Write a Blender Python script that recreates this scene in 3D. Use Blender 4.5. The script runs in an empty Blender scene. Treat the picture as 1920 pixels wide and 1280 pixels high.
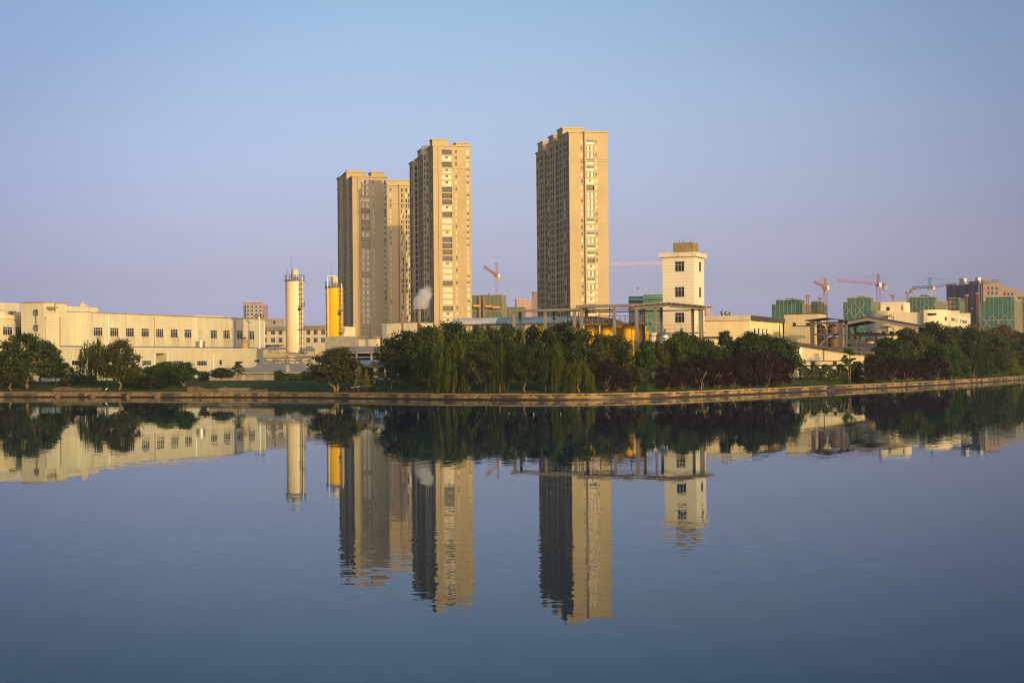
import bpy, math, random
import numpy as np
from mathutils import Vector, Matrix
R = math.radians
S = bpy.context.scene
COL = S.collection
random.seed(7)
# ------------------------------------------------------------------ camera
FPX, EYE, PITCH, ROLL = 3000.0, 5.6, math.atan(37/3000.0), 0.0088
fwd = Vector((0, math.cos(PITCH), math.sin(PITCH)))
up0 = Vector((0, -math.sin(PITCH), math.cos(PITCH)))
rt = Vector((1, 0, 0))*math.cos(ROLL) - up0*math.sin(ROLL)
up = up0*math.cos(ROLL) + Vector((1, 0, 0))*math.sin(ROLL)
CAM = Vector((0, 0, EYE))
cd = bpy.data.cameras.new('camera'); co = bpy.data.objects.new('camera', cd); COL.objects.link(co)
cd.sensor_width = 36; cd.lens = 36*FPX/1920; cd.clip_start = 0.5; cd.clip_end = 9000
m = Matrix((rt, up, -fwd)).transposed().to_4x4(); m.translation = CAM
co.matrix_world = m
S.camera = co
S.cycles.volume_bounces = 2
S.cycles.use_denoising = True
S.cycles.filter_width = 1.1
S.view_settings.view_transform = 'Standard'; S.view_settings.look = 'None'
S.view_settings.exposure = 0.25; S.view_settings.gamma = 1.0
# ------------------------------------------------------------------ sky and sun
SUN_EL, SUN_AZ = 11.5, -55.5          # azimuth measured from +X
W = bpy.data.worlds.new('World'); S.world = W; W.use_nodes = True
nt = W.node_tree; nt.nodes.clear()
def N(nt, t, **kw):
    n = nt.nodes.new(t)
    for k, v in kw.items(): setattr(n, k, v)
    return n
sky = N(nt, 'ShaderNodeTexSky', sky_type='NISHITA', sun_disc=False)
sky.sun_elevation = R(SUN_EL); sky.sun_rotation = R(90-SUN_AZ)
tc = N(nt, 'ShaderNodeTexCoord'); sx = N(nt, 'ShaderNodeSeparateXYZ')
nt.links.new(tc.outputs['Generated'], sx.inputs[0])
rp = N(nt, 'ShaderNodeValToRGB'); mr = N(nt, 'ShaderNodeMapRange')
mr.inputs['From Min'].default_value = 0; mr.inputs['From Max'].default_value = 0.5
nt.links.new(sx.outputs['Z'], mr.inputs['Value']); nt.links.new(mr.outputs[0], rp.inputs[0])
TINT = [(0.0, (.25, .28, .82)), (.033, (.25, .28, .77)), (.098, (.225, .228, .475)), (.164, (.27, .25, .425)), (.295, (.35, .33, .43)),
        (.44, (.385, .41, .48)), (1.0, (.30, .33, .40))]
el = rp.color_ramp.elements
while len(el) < len(TINT): el.new(0.5)
for e, (p, c) in zip(el, TINT): e.position = p; e.color = (c[0]*2, c[1]*2, c[2]*2, 1)
mx = N(nt, 'ShaderNodeMix', data_type='RGBA', blend_type='MULTIPLY'); mx.inputs['Factor'].default_value = 1
# sky toward the sun is boosted as warm fill; both sides darkened like lens vignetting
def dotaxis(v):
    d = N(nt, 'ShaderNodeVectorMath', operation='DOT_PRODUCT'); d.inputs[1].default_value = v; nt.links.new(tc.outputs['Generated'], d.inputs[0]); return d.outputs['Value']
def rng_(v, a, b, c, d):
    r = N(nt, 'ShaderNodeMapRange', interpolation_type='SMOOTHSTEP'); nt.links.new(v, r.inputs['Value'])
    for k, x in zip(('From Min', 'From Max', 'To Min', 'To Max'), (a, b, c, d)): r.inputs[k].default_value = x
    return r.outputs[0]
glow = N(nt, 'ShaderNodeMix', data_type='RGBA'); glow.inputs['B'].default_value = (2.2, 2.0, 1.75, 1)
nt.links.new(rng_(dotaxis((math.cos(R(SUN_AZ)), math.sin(R(SUN_AZ)), 0)), -.25, .6, 0, 1), glow.inputs['Factor']); nt.links.new(rp.outputs[0], glow.inputs['A'])
side = N(nt, 'ShaderNodeMix', data_type='RGBA'); side.inputs['A'].default_value = (.66, .67, .77, 1); side.inputs['B'].default_value = (1.02, 1.02, 1.02, 1)
nt.links.new(rng_(dotaxis((0, 1, 0)), .93, 1.0, 0, 1), side.inputs['Factor'])
sm = N(nt, 'ShaderNodeMix', data_type='RGBA', blend_type='MULTIPLY'); sm.inputs['Factor'].default_value = 1
nt.links.new(glow.outputs['Result'], sm.inputs['A']); nt.links.new(side.outputs['Result'], sm.inputs['B'])
ns = N(nt, 'ShaderNodeTexNoise'); ns.inputs['Scale'].default_value = 2.2; ns.inputs['Detail'].default_value = 5
mpn = N(nt, 'ShaderNodeMapping'); mpn.inputs['Scale'].default_value = (1, 1, 5); nt.links.new(tc.outputs['Generated'], mpn.inputs[0]); nt.links.new(mpn.outputs[0], ns.inputs['Vector'])
vr = N(nt, 'ShaderNodeMapRange'); vr.inputs['From Min'].default_value = .3; vr.inputs['From Max'].default_value = .7; vr.inputs['To Min'].default_value = .965; vr.inputs['To Max'].default_value = 1.035; nt.links.new(ns.outputs['Fac'], vr.inputs['Value'])
vs_ = N(nt, 'ShaderNodeVectorMath', operation='SCALE'); nt.links.new(sky.outputs[0], vs_.inputs[0]); nt.links.new(vr.outputs[0], vs_.inputs['Scale'])
nt.links.new(vs_.outputs[0], mx.inputs['A']); nt.links.new(sm.outputs['Result'], mx.inputs['B'])
bg = N(nt, 'ShaderNodeBackground'); bg.inputs[1].default_value = 0.15
wo = N(nt, 'ShaderNodeOutputWorld')
nt.links.new(mx.outputs['Result'], bg.inputs[0]); nt.links.new(bg.outputs[0], wo.inputs[0])
sd = bpy.data.lights.new('sun', 'SUN'); so = bpy.data.objects.new('sun', sd); COL.objects.link(so)
sd.energy = 2.85; sd.angle = R(0.5); sd.color = (1.0, .635, .24)
to_sun = Vector((math.cos(R(SUN_EL))*math.cos(R(SUN_AZ)), math.cos(R(SUN_EL))*math.sin(R(SUN_AZ)), math.sin(R(SUN_EL))))
so.rotation_euler = to_sun.to_track_quat('Z', 'Y').to_euler(); so.location = (60, -90, 120)

# ------------------------------------------------------------------ pixel <-> world (photo pixels, 1920 x 1280)
def ray(px, py): return fwd*FPX + rt*(px-960) + up*(640-py)
def P(px, py, Y):
    d = ray(px, py); return CAM + d*(Y/d.y)
def atz(px, py, z):
    d = ray(px, py); return CAM + d*((z-EYE)/d.z)
def proj(p):
    v = Vector(p)-CAM; d = v.dot(fwd); return 960+FPX*v.dot(rt)/d, 640-FPX*v.dot(up)/d
def zrow(x, y, py):
    lo, hi = -60.0, 400.0
    for _ in range(40):
        mid = (lo+hi)/2
        if proj((x, y, mid))[1] > py: lo = mid
        else: hi = mid
    return (lo+hi)/2
SHORE = [(-900, 470), (-500, 380), (-200, 312), (-140, 298), (-91.8, 287), (-59.8, 272), (-40.6, 264.6), (-21.5, 248), (-10, 237.5), (-.8, 231.7), (10.6, 228),
         (22.8, 235), (37.3, 254.5), (54.9, 279), (76, 308), (106.5, 359), (126.4, 395), (180, 490), (260, 640), (400, 890), (900, 1500)]
def shore(x):
    for (a, b), (c, d) in zip(SHORE, SHORE[1:]):
        if x <= c: return b+(d-b)*(x-a)/(c-a)
    return SHORE[-1][1]
def shs(x): return sum(shore(x+k) for k in (-4, -2, 0, 2, 4))/5
def gz(x, y):
    t = min(1, max(0, (y-shs(x)-1)/17)); return 0.82+1.6*t*t*(3-2*t)
def ground_hit(px, py):
    d = ray(px, py); t = 150/d.y
    while t*d.y < 900:
        p = CAM+d*t
        if p.y > shs(p.x) and p.z <= gz(p.x, p.y): return p
        t += .25/d.y
    return CAM+d*(300/d.y)

# ------------------------------------------------------------------ materials
MATS = {}
def mat(name, base, rough=.85, metal=0.0, var=.12, vscale=.35, streak=0.0, streak_col=(.16, .11, .06), line=None, spec=.4, bump=0.0, patch=None, drips=None):
    if name in MATS: return MATS[name]
    M = bpy.data.materials.new(name); M.use_nodes = True; t = M.node_tree; b = t.nodes['Principled BSDF']
    b.inputs['Roughness'].default_value = rough; b.inputs['Metallic'].default_value = metal
    b.inputs['Specular IOR Level'].default_value = spec
    L = t.links.new
    tc = N(t, 'ShaderNodeTexCoord'); sp = N(t, 'ShaderNodeSeparateXYZ'); L(tc.outputs['Object'], sp.inputs[0])
    ad = N(t, 'ShaderNodeMath', operation='ADD'); L(sp.outputs[0], ad.inputs[0]); L(sp.outputs[1], ad.inputs[1])
    cm = N(t, 'ShaderNodeCombineXYZ'); L(ad.outputs[0], cm.inputs[0]); L(sp.outputs[2], cm.inputs[2])
    n1 = N(t, 'ShaderNodeTexNoise'); n1.inputs['Scale'].default_value = vscale; n1.inputs['Detail'].default_value = 6; n1.inputs['Roughness'].default_value = .65
    L(tc.outputs['Object'], n1.inputs['Vector'])
    r1 = N(t, 'ShaderNodeMapRange'); r1.inputs['From Min'].default_value = .3; r1.inputs['From Max'].default_value = .7
    r1.inputs['To Min'].default_value = 1-var; r1.inputs['To Max'].default_value = 1+var; L(n1.outputs['Fac'], r1.inputs['Value'])
    m1 = N(t, 'ShaderNodeVectorMath', operation='SCALE'); m1.inputs[0].default_value = base; L(r1.outputs[0], m1.inputs['Scale'])
    out = m1.outputs[0]
    if patch:
        pc, ps, pt = patch
        n3 = N(t, 'ShaderNodeTexNoise'); n3.inputs['Scale'].default_value = ps; n3.inputs['Detail'].default_value = 4; L(tc.outputs['Object'], n3.inputs['Vector'])
        r3 = N(t, 'ShaderNodeMapRange'); r3.inputs['From Min'].default_value = pt-.04; r3.inputs['From Max'].default_value = pt+.06; L(n3.outputs['Fac'], r3.inputs['Value'])
        x3 = N(t, 'ShaderNodeMix', data_type='RGBA'); L(r3.outputs[0], x3.inputs['Factor']); L(out, x3.inputs['A']); x3.inputs['B'].default_value = (*pc, 1); out = x3.outputs['Result']
    if streak:
        vm = N(t, 'ShaderNodeVectorMath', operation='MULTIPLY'); vm.inputs[1].default_value = (1.6, 1, .06); L(cm.outputs[0], vm.inputs[0])
        n2 = N(t, 'ShaderNodeTexNoise'); n2.inputs['Scale'].default_value = 1.0; n2.inputs['Detail'].default_value = 5; n2.inputs['Roughness'].default_value = .7; L(vm.outputs[0], n2.inputs['Vector'])
        r2 = N(t, 'ShaderNodeMapRange'); r2.inputs['From Min'].default_value = .5; r2.inputs['From Max'].default_value = .78; r2.inputs['To Max'].default_value = streak; L(n2.outputs['Fac'], r2.inputs['Value'])
        x2 = N(t, 'ShaderNodeMix', data_type='RGBA'); L(r2.outputs[0], x2.inputs['Factor']); L(out, x2.inputs['A']); x2.inputs['B'].default_value = (*streak_col, 1); out = x2.outputs['Result']
    if drips:   # rain stains below the windows: (list of u ranges, sill height, foot height, length of the wall)
        rng_u, zs_, zf_, ul_ = drips
        nu = N(t, 'ShaderNodeMath', operation='DIVIDE'); L(ad.outputs[0], nu.inputs[0]); nu.inputs[1].default_value = ul_
        cr = N(t, 'ShaderNodeValToRGB'); cr.color_ramp.interpolation = 'CONSTANT'; e = cr.color_ramp.elements; e[0].position = 0; e[0].color = (0, 0, 0, 1); e.remove(e[1])
        for a_, b_ in rng_u:
            for p_, c_ in ((a_/ul_, 1), (b_/ul_, 0)): k_ = e.new(p_); k_.color = (c_, c_, c_, 1)
        L(nu.outputs[0], cr.inputs[0])
        zr_ = N(t, 'ShaderNodeMapRange'); zr_.inputs['From Min'].default_value = zf_; zr_.inputs['From Max'].default_value = zs_; L(sp.outputs[2], zr_.inputs['Value'])
        zl = N(t, 'ShaderNodeMath', operation='LESS_THAN'); L(sp.outputs[2], zl.inputs[0]); zl.inputs[1].default_value = zs_
        v4 = N(t, 'ShaderNodeVectorMath', operation='MULTIPLY'); v4.inputs[1].default_value = (3.2, 1, .05); L(cm.outputs[0], v4.inputs[0])
        n4 = N(t, 'ShaderNodeTexNoise'); n4.inputs['Scale'].default_value = 1; n4.inputs['Detail'].default_value = 3; L(v4.outputs[0], n4.inputs['Vector'])
        r4 = N(t, 'ShaderNodeMapRange'); r4.inputs['From Min'].default_value = .35; r4.inputs['From Max'].default_value = .7; r4.inputs['To Max'].default_value = .85; L(n4.outputs['Fac'], r4.inputs['Value'])
        pr = r4.outputs[0]
        for o_ in (cr.outputs[0], zr_.outputs[0], zl.outputs[0]):
            q_ = N(t, 'ShaderNodeMath', operation='MULTIPLY'); L(pr, q_.inputs[0]); L(o_, q_.inputs[1]); pr = q_.outputs[0]
        x4 = N(t, 'ShaderNodeMix', data_type='RGBA'); L(pr, x4.inputs['Factor']); L(out, x4.inputs['A']); x4.inputs['B'].default_value = (.27, .19, .10, 1); out = x4.outputs['Result']
    if line:   # (axis 'z' or 'u', spacing, width share, darkening)
        for ax, spc, wd, dk in line:
            dv = N(t, 'ShaderNodeMath', operation='DIVIDE'); L(sp.outputs[2] if ax == 'z' else ad.outputs[0], dv.inputs[0]); dv.inputs[1].default_value = spc
            fr = N(t, 'ShaderNodeMath', operation='FRACT'); L(dv.outputs[0], fr.inputs[0])
            lt = N(t, 'ShaderNodeMath', operation='LESS_THAN'); L(fr.outputs[0], lt.inputs[0]); lt.inputs[1].default_value = wd
            mm = N(t, 'ShaderNodeMapRange'); mm.inputs['To Min'].default_value = 1; mm.inputs['To Max'].default_value = dk; L(lt.outputs[0], mm.inputs['Value'])
            sc = N(t, 'ShaderNodeVectorMath', operation='SCALE'); L(out, sc.inputs[0]); L(mm.outputs[0], sc.inputs['Scale']); out = sc.outputs[0]
    L(out, b.inputs['Base Color'])
    if bump:
        bp = N(t, 'ShaderNodeBump'); bp.inputs['Strength'].default_value = bump; bp.inputs['Distance'].default_value = .1
        L(n1.outputs['Fac'], bp.inputs['Height']); L(bp.outputs[0], b.inputs['Normal'])
    MATS[name] = M
    return M
CREAM = mat('cream_tile', (.565, .535, .36), .75, var=.09, streak=.55, streak_col=(.36, .25, .10), line=[('z', .6, .12, .86), ('u', 6.2, .012, .7)])
CREAM2 = mat('cream_render', (.71, .62, .395), .8, var=.09, streak=.45, streak_col=(.4, .32, .18), line=[('z', .75, .1, .9)])
WHITEP = mat('white_paint', (.78, .76, .68), .6, var=.05, streak=.25, streak_col=(.4, .25, .1))
RUSTY = mat('rusty_pipe', (.42, .30, .14), .7, var=.25, vscale=2, streak=.6)
CONC = mat('stained_concrete', (.30, .26, .19), .9, var=.3, streak=.95, streak_col=(.09, .075, .05))
CONC2 = mat('grey_concrete', (.38, .35, .28), .9, var=.2, vscale=.6, streak=.4)
ROOFG = mat('roof_cement_sheet', (.36, .31, .24), .9, var=.15, vscale=.5, line=[('u', 1.0, .15, .85)])
ROOFD = mat('dark_roof', (.055, .048, .045), .7, var=.25, vscale=.8)
STEEL = mat('grey_steel', (.23, .21, .165), .55, var=.12, streak=.25)
DSTEEL = mat('dark_steel', (.12, .105, .095), .6, var=.2, streak=.3)
ALU = mat('silver_metal', (.55, .52, .46), .32, .85, var=.1, streak=.35, streak_col=(.2, .17, .13))
PIPEB = mat('blue_grey_pipe', (.18, .22, .27), .5, var=.1)
YELLOW = mat('yellow_paint', (.76, .45, .002), .6, spec=.15, var=.1, vscale=.5, streak=.35, streak_col=(.35, .18, .02), line=[('z', 2.4, .02, .8)])
OCHRE = mat('ochre_pipe', (.5, .33, .05), .6, var=.2)
WHITET = mat('white_tank', (.76, .64, .40), .5, var=.08, streak=.5, line=[('z', 2.3, .02, .8)])
TANKOLD = mat('old_tank', (.58, .50, .36), .8, var=.18, streak=.7, streak_col=(.16, .12, .08))
TOWER = mat('tower_render', (.45, .365, .195), .85, var=.10, vscale=.12, streak=.22, streak_col=(.30, .22, .10), line=[('z', 2.9, .04, .9)])
TOWERB = mat('tower_band', (.45, .375, .21), .85, var=.05)
WFRAME = mat('white_frame', (.56, .52, .42), .5, var=.03)
GFRAME = mat('grey_frame', (.30, .31, .30), .5, var=.05)
DFRAME = mat('dark_frame', (.10, .10, .11), .5, var=.05)
GLASS = mat('dark_glass', (.012, .018, .034), .12, var=.3, vscale=.8, spec=.35)
TGLASS = mat('tower_glass', (.010, .015, .028), .35, var=.3, vscale=.8, spec=.08)
CURT = mat('curtained_glass', (.60, .52, .36), .35, var=.3, vscale=.35, spec=.4)
DARKIN = mat('dark_interior', (.02, .022, .03), .9, var=.3)  # near-black colour stands for the shade inside sheds and openings
RED = mat('pink_red_steel', (.30, .085, .085), .6, var=.1)
ORANGE = mat('orange_steel', (.42, .15, .07), .6, var=.1)
PALE = mat('pale_steel', (.62, .62, .58), .6, var=.1)
TEAL = mat('teal_paint', (.03, .25, .24), .6, var=.1)
NET = mat('green_net', (.04, .145, .12), .9, var=.35, vscale=.22, line=[('z', 3.0, .1, .6), ('u', 3.6, .05, .8)], patch=((.05, .13, .07), .12, .55))
NET2 = mat('yellow_green_net', (.11, .16, .07), .9, var=.3, vscale=.25, line=[('z', 3.0, .1, .6), ('u', 2.8, .06, .7)], patch=((.16, .13, .07), .16, .55))
BLUEB = mat('blue_hoarding', (.03, .06, .16), .8, var=.15, line=[('z', 3.0, .06, .7)])
PINKB = mat('pink_render', (.46, .32, .29), .85, var=.06, line=[('z', 3.0, .25, .75), ('u', 4.0, .3, .85)])
BROWNB = mat('brown_render', (.23, .175, .14), .85, var=.06, line=[('z', 3.0, .08, .8)])
SCAFF = mat('scaffold_pole', (.45, .40, .28), .7, var=.1)
STONE = mat('bank_stone', (.30, .20, .075), .92, var=.55, vscale=1.1, streak=.8, streak_col=(.05, .035, .018), line=[('z', .285, .14, .4)], bump=.6, patch=((.07, .052, .03), .3, .52))
STONE2 = mat('rough_stone', (.15, .105, .055), .95, var=.4, vscale=1.0, streak=.5, bump=.8)
BARK = mat('bark', (.20, .135, .075), .95, var=.3, vscale=3, bump=.5)
CORRW = mat('white_corrugated', (.57, .49, .28), .6, var=.05, streak=.3, streak_col=(.4, .35, .22), line=[('u', .8, .14, .86)])
BLUER = mat('blue_roof', (.16, .26, .36), .4, .2, var=.1, line=[('u', 1.2, .12, .8)])
PALER = mat('pale_roof', (.62, .62, .58), .45, .2, var=.08, line=[('u', 1.2, .12, .85)])
GREYT = mat('grey_tower', (.42, .38, .38), .85, var=.05, line=[('z', 3.0, .3, .7), ('u', 3.5, .25, .8)])
BLUEP = mat('blue_plastic', (.03, .20, .55), .4, var=.1)
WHITEB = mat('white_feathers', (.8, .8, .78), .8, var=.05)
GREENB = mat('green_board', (.05, .28, .03), .7, var=.1)

# ------------------------------------------------------------------ objects
def tag(o, label, cat, group=None, kind=None):
    if label: o['label'] = label
    if cat: o['category'] = cat
    if group: o['group'] = group
    if kind: o['kind'] = kind
    return o
def thing(name, label, cat, loc=(0, 0, 0), rz=0.0, group=None):
    o = bpy.data.objects.new(name, None); COL.objects.link(o); o.location = loc; o.rotation_euler = (0, 0, rz); o.empty_display_size = .5
    return tag(o, label, cat, group)
class MB:
    def __init__(s): s.v = []; s.f = []; s.m = []; s.c = 0
    def add(s, vs, fs):
        b = len(s.v); s.v += [tuple(p) for p in vs]
        for f in fs: s.f.append(tuple(i+b for i in f)); s.m.append(s.c)
        return s
    def quad(s, a, b, c, d): return s.add([a, b, c, d], [(0, 1, 2, 3)])
    def hexa(s, p): return s.add(p, [(3, 2, 1, 0), (4, 5, 6, 7), (0, 1, 5, 4), (1, 2, 6, 5), (2, 3, 7, 6), (3, 0, 4, 7)])
    def box(s, x0, x1, y0, y1, z0, z1):
        x0, x1 = min(x0, x1), max(x0, x1); y0, y1 = min(y0, y1), max(y0, y1); z0, z1 = min(z0, z1), max(z0, z1)
        return s.hexa([(x0, y0, z0), (x1, y0, z0), (x1, y1, z0), (x0, y1, z0), (x0, y0, z1), (x1, y0, z1), (x1, y1, z1), (x0, y1, z1)])
    def tube(s, p, q, r, n=6, r2=None):
        p, q = Vector(p), Vector(q); d = q-p
        if d.length < 1e-6: return s
        a = d.orthogonal().normalized(); b = d.normalized().cross(a); r2 = r if r2 is None else r2
        vs = [p+(a*math.cos(k*2*math.pi/n)+b*math.sin(k*2*math.pi/n))*r for k in range(n)] + [q+(a*math.cos(k*2*math.pi/n)+b*math.sin(k*2*math.pi/n))*r2 for k in range(n)]
        return s.add(vs, [(k, (k+1) % n, n+(k+1) % n, n+k) for k in range(n)] + [tuple(range(n-1, -1, -1)), tuple(range(n, 2*n))])
    def lathe(s, prof, cx=0, cy=0, n=20):
        vs = []
        for r, z in prof:
            for k in range(n): vs.append((cx+r*math.cos(2*math.pi*k/n), cy+r*math.sin(2*math.pi*k/n), z))
        fs = [(i*n+k, i*n+(k+1) % n, (i+1)*n+(k+1) % n, (i+1)*n+k) for i in range(len(prof)-1) for k in range(n)]
        fs.append(tuple(range(n-1, -1, -1))); L = (len(prof)-1)*n; fs.append(tuple(range(L, L+n)))
        return s.add(vs, fs)
    def prism(s, poly, z0, z1):
        n = len(poly)
        return s.add([(x, y, z0) for x, y in poly]+[(x, y, z1) for x, y in poly], [tuple(range(n-1, -1, -1)), tuple(range(n, 2*n))]+[(k, (k+1) % n, n+(k+1) % n, n+k) for k in range(n)])
    def slab(s, pts, t):   # four top corners, thickness t downwards
        return s.hexa([(x, y, z-t) for x, y, z in pts]+list(pts))
    def mesh(s, name, mats, smooth=False):
        me = bpy.data.meshes.new(name); me.from_pydata(s.v, [], s.f)
        if not isinstance(mats, (list, tuple)): mats = [mats]
        for x in mats: me.materials.append(x)
        me.polygons.foreach_set('material_index', s.m)
        if smooth:
            me.polygons.foreach_set('use_smooth', [True]*len(s.f)); me.update()
            try: me.set_sharp_from_angle(angle=R(40))
            except Exception: pass
        me.update(); return me
    def build(s, name, mats, parent=None, smooth=False, loc=None):
        o = bpy.data.objects.new(name, s.mesh(name, mats, smooth)); COL.objects.link(o)
        if parent: o.parent = parent
        if loc: o.location = loc
        return o
def inst(name, me, parent, loc=(0, 0, 0), rz=0):
    o = bpy.data.objects.new(name, me); COL.objects.link(o); o.parent = parent; o.location = loc; o.rotation_euler = (0, 0, rz); return o

class Fr:
    """local frame: x along the front (screen right), y going back; origin where pixel column px meets world depth Y"""
    def __init__(s, px, Y, rz, z0=2.0):
        p = P(px, 677, Y); s.o = Vector((p.x, Y, z0)); s.rz = R(rz); s.z0 = z0
        s.X = Vector((math.cos(s.rz), math.sin(s.rz), 0)); s.Y = Vector((-math.sin(s.rz), math.cos(s.rz), 0))
    def w(s, x, y, z): return s.o+s.X*x+s.Y*y+Vector((0, 0, z))
    def _hit(s, px, py, nrm, c):
        d = ray(px, py); t = ((s.o+nrm*c)-CAM).dot(nrm)/d.dot(nrm); q = CAM+d*t-s.o
        return q.dot(s.X), q.dot(s.Y), q.z
    def fx(s, px, py, y=0): a = s._hit(px, py, s.Y, y); return a[0], a[2]
    def fy(s, px, py, x=0): a = s._hit(px, py, s.X, x); return a[1], a[2]
    def x(s, px, y=0, py=660): return s.fx(px, py, y)[0]
    def y(s, px, x=0, py=660): return s.fy(px, py, x)[0]
    def z(s, py, x=0, y=0): q = s.w(x, y, 0); return zrow(q.x, q.y, py)-s.z0
    def thing(s, name, label, cat, group=None): return thing(name, label, cat, s.o, s.rz, group)

# wall planes: ('f', c): y = c facing -y ; ('r', c): x = c facing +x ; ('l', c): x = c facing -x ; u runs along x or y, d goes inwards
def pp(pl, u, z, d):
    k, c = pl
    return (u, c+d, z) if k == 'f' else (c-d, u, z) if k == 'r' else (c+d, u, z)
def wallh(m, pl, u0, u1, z0, z1, holes=(), depth=.25):
    hs = [(max(a, u0), min(b, u1), max(c, z0), min(d, z1)) for a, b, c, d in holes]
    hs = [h for h in hs if h[1]-h[0] > .02 and h[3]-h[2] > .02]
    zs = sorted({z0, z1, *[h[2] for h in hs], *[h[3] for h in hs]})
    flip = pl[0] == 'l'
    def q(a, b, c, d): m.quad(*((a, b, c, d) if not flip else (d, c, b, a)))
    for za, zb in zip(zs, zs[1:]):
        if zb-za < 1e-5: continue
        zm = (za+zb)/2; cuts = sorted((h[0], h[1]) for h in hs if h[2] < zm < h[3]); u = u0
        for a, b in cuts+[(u1, u1)]:
            if a-u > 1e-5: q(pp(pl, u, za, 0), pp(pl, a, za, 0), pp(pl, a, zb, 0), pp(pl, u, zb, 0))
            u = max(u, b)
    for a, b, c, d in hs:
        q(pp(pl, a, c, 0), pp(pl, b, c, 0), pp(pl, b, c, depth), pp(pl, a, c, depth))
        q(pp(pl, a, d, depth), pp(pl, b, d, depth), pp(pl, b, d, 0), pp(pl, a, d, 0))
        q(pp(pl, a, c, 0), pp(pl, a, c, depth), pp(pl, a, d, depth), pp(pl, a, d, 0))
        q(pp(pl, b, c, depth), pp(pl, b, c, 0), pp(pl, b, d, 0), pp(pl, b, d, depth))
def body(m, x0, x1, y0, y1, z0, z1, front=(), right=(), left=(), depth=.25):
    wallh(m, ('f', y0), x0, x1, z0, z1, front, depth)
    wallh(m, ('r', x1), y0, y1, z0, z1, right, depth)
    wallh(m, ('l', x0), y0, y1, z0, z1, left, depth)
    m.quad((x1, y1, z0), (x0, y1, z0), (x0, y1, z1), (x1, y1, z1))
    m.quad((x0, y0, z1), (x1, y0, z1), (x1, y1, z1), (x0, y1, z1))
def pbox(m, pl, u0, u1, z0, z1, d0, d1):
    a = pp(pl, u0, z0, d0); b = pp(pl, u1, z1, d1); m.box(a[0], b[0], a[1], b[1], a[2], b[2])
WM = {}
def window_mesh(kind, w, h, style):
    """mesh around (u=0..w, z=0..h) of a wall plane through the origin; material 0 frame, 1 glass, 2 extra"""
    key = (kind, round(w, 2), round(h, 2), style)
    if key in WM: return WM[key]
    pl = (kind, 0); m = MB(); t = .07; fr, gl, ex = WFRAME, GLASS, CURT
    d = .16
    def bars(nv, zs, t=.06, d0=.08, d1=.2):
        m.c = 0
        pbox(m, pl, 0, t, 0, h, d0, d1); pbox(m, pl, w-t, w, 0, h, d0, d1); pbox(m, pl, t, w-t, 0, t, d0, d1); pbox(m, pl, t, w-t, h-t, h, d0, d1)
        for k in range(1, nv): pbox(m, pl, w*k/nv-t/2, w*k/nv+t/2, t, h-t, d0+.01, d1-.01)
        for z in zs: pbox(m, pl, t, w-t, h*z-t/2, h*z+t/2, d0+.02, d1-.02)
    def pane(c, d): m.c = c; pbox(m, pl, 0.01, w-.01, .01, h-.01, d, d+.02)
    if style == 'factory': bars(4, (.72,)); pane(1, .15)
    elif style == 'bars': fr = GFRAME; bars(6, (.5,), .05); pane(1, .15)
    elif style == 'grey': fr = GFRAME; bars(3, (.68,), .09); pane(1, .15)
    elif style == 'plain': fr = DFRAME; bars(1, ()); pane(1, .15)
    elif style == 'lit': bars(1, (), .05); pane(2, .12)
    elif style == 'slot': fr = DFRAME; bars(3, ()); pane(1, .15)
    elif style == 'open':       # open balcony: dark recess behind a railing
        fr = DFRAME; pane(1, .9); m.c = 0
        pbox(m, pl, 0, w, h*.42, h*.42+.07, .05, .12)
        for k in range(9): pbox(m, pl, w*k/8-.02 if k else 0, w*k/8+.02 if k < 8 else w, 0, h*.42, .06, .1)
    elif style == 'glazed':     # glazed balcony with white frames and drawn curtains
        bars(4, (.42,), .09); pane(2, .16)
    elif style == 'half':       # two pale casements, the rest dark
        bars(4, (), .07); pane(1, .2); m.c = 2
        pbox(m, pl, w*.12, w*.38, .06, h*.95, .13, .17); pbox(m, pl, w*.60, w*.86, .06, h*.95, .13, .17)
    elif style == 'gap':        # glazed with one pane slid open
        bars(4, (.42,), .09); pane(2, .16); m.c = 1
        pbox(m, pl, w*.36, w*.64, h*.46, h*.94, .12, .14)
    elif style == 'loggia':     # dark upper half, pale parapet panel
        bars(2, (.45,), .07); pane(1, .2); m.c = 2; pbox(m, pl, .07, w-.07, .07, h*.42, .14, .18)
    me = m.mesh('window', [fr, gl, ex]); WM[key] = me
    return me
def window(parent, pl, r, style, name='window'):
    a, b, c, d = r
    return inst(name, window_mesh(pl[0], b-a, d-c, style), parent, pp(pl, a, c, 0))
def railing(m, pts, h=1.05, step=1.6, r=.035):
    for p, q in zip(pts, pts[1:]):
        p, q = Vector(p), Vector(q); n = max(1, round((q-p).length/step))
        for k in range(n+1):
            a = p+(q-p)*k/n; m.tube(a, a+Vector((0, 0, h)), r, 4)
        for f in (.5, 1.0): m.tube(p+Vector((0, 0, h*f)), q+Vector((0, 0, h*f)), r, 4)
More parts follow.
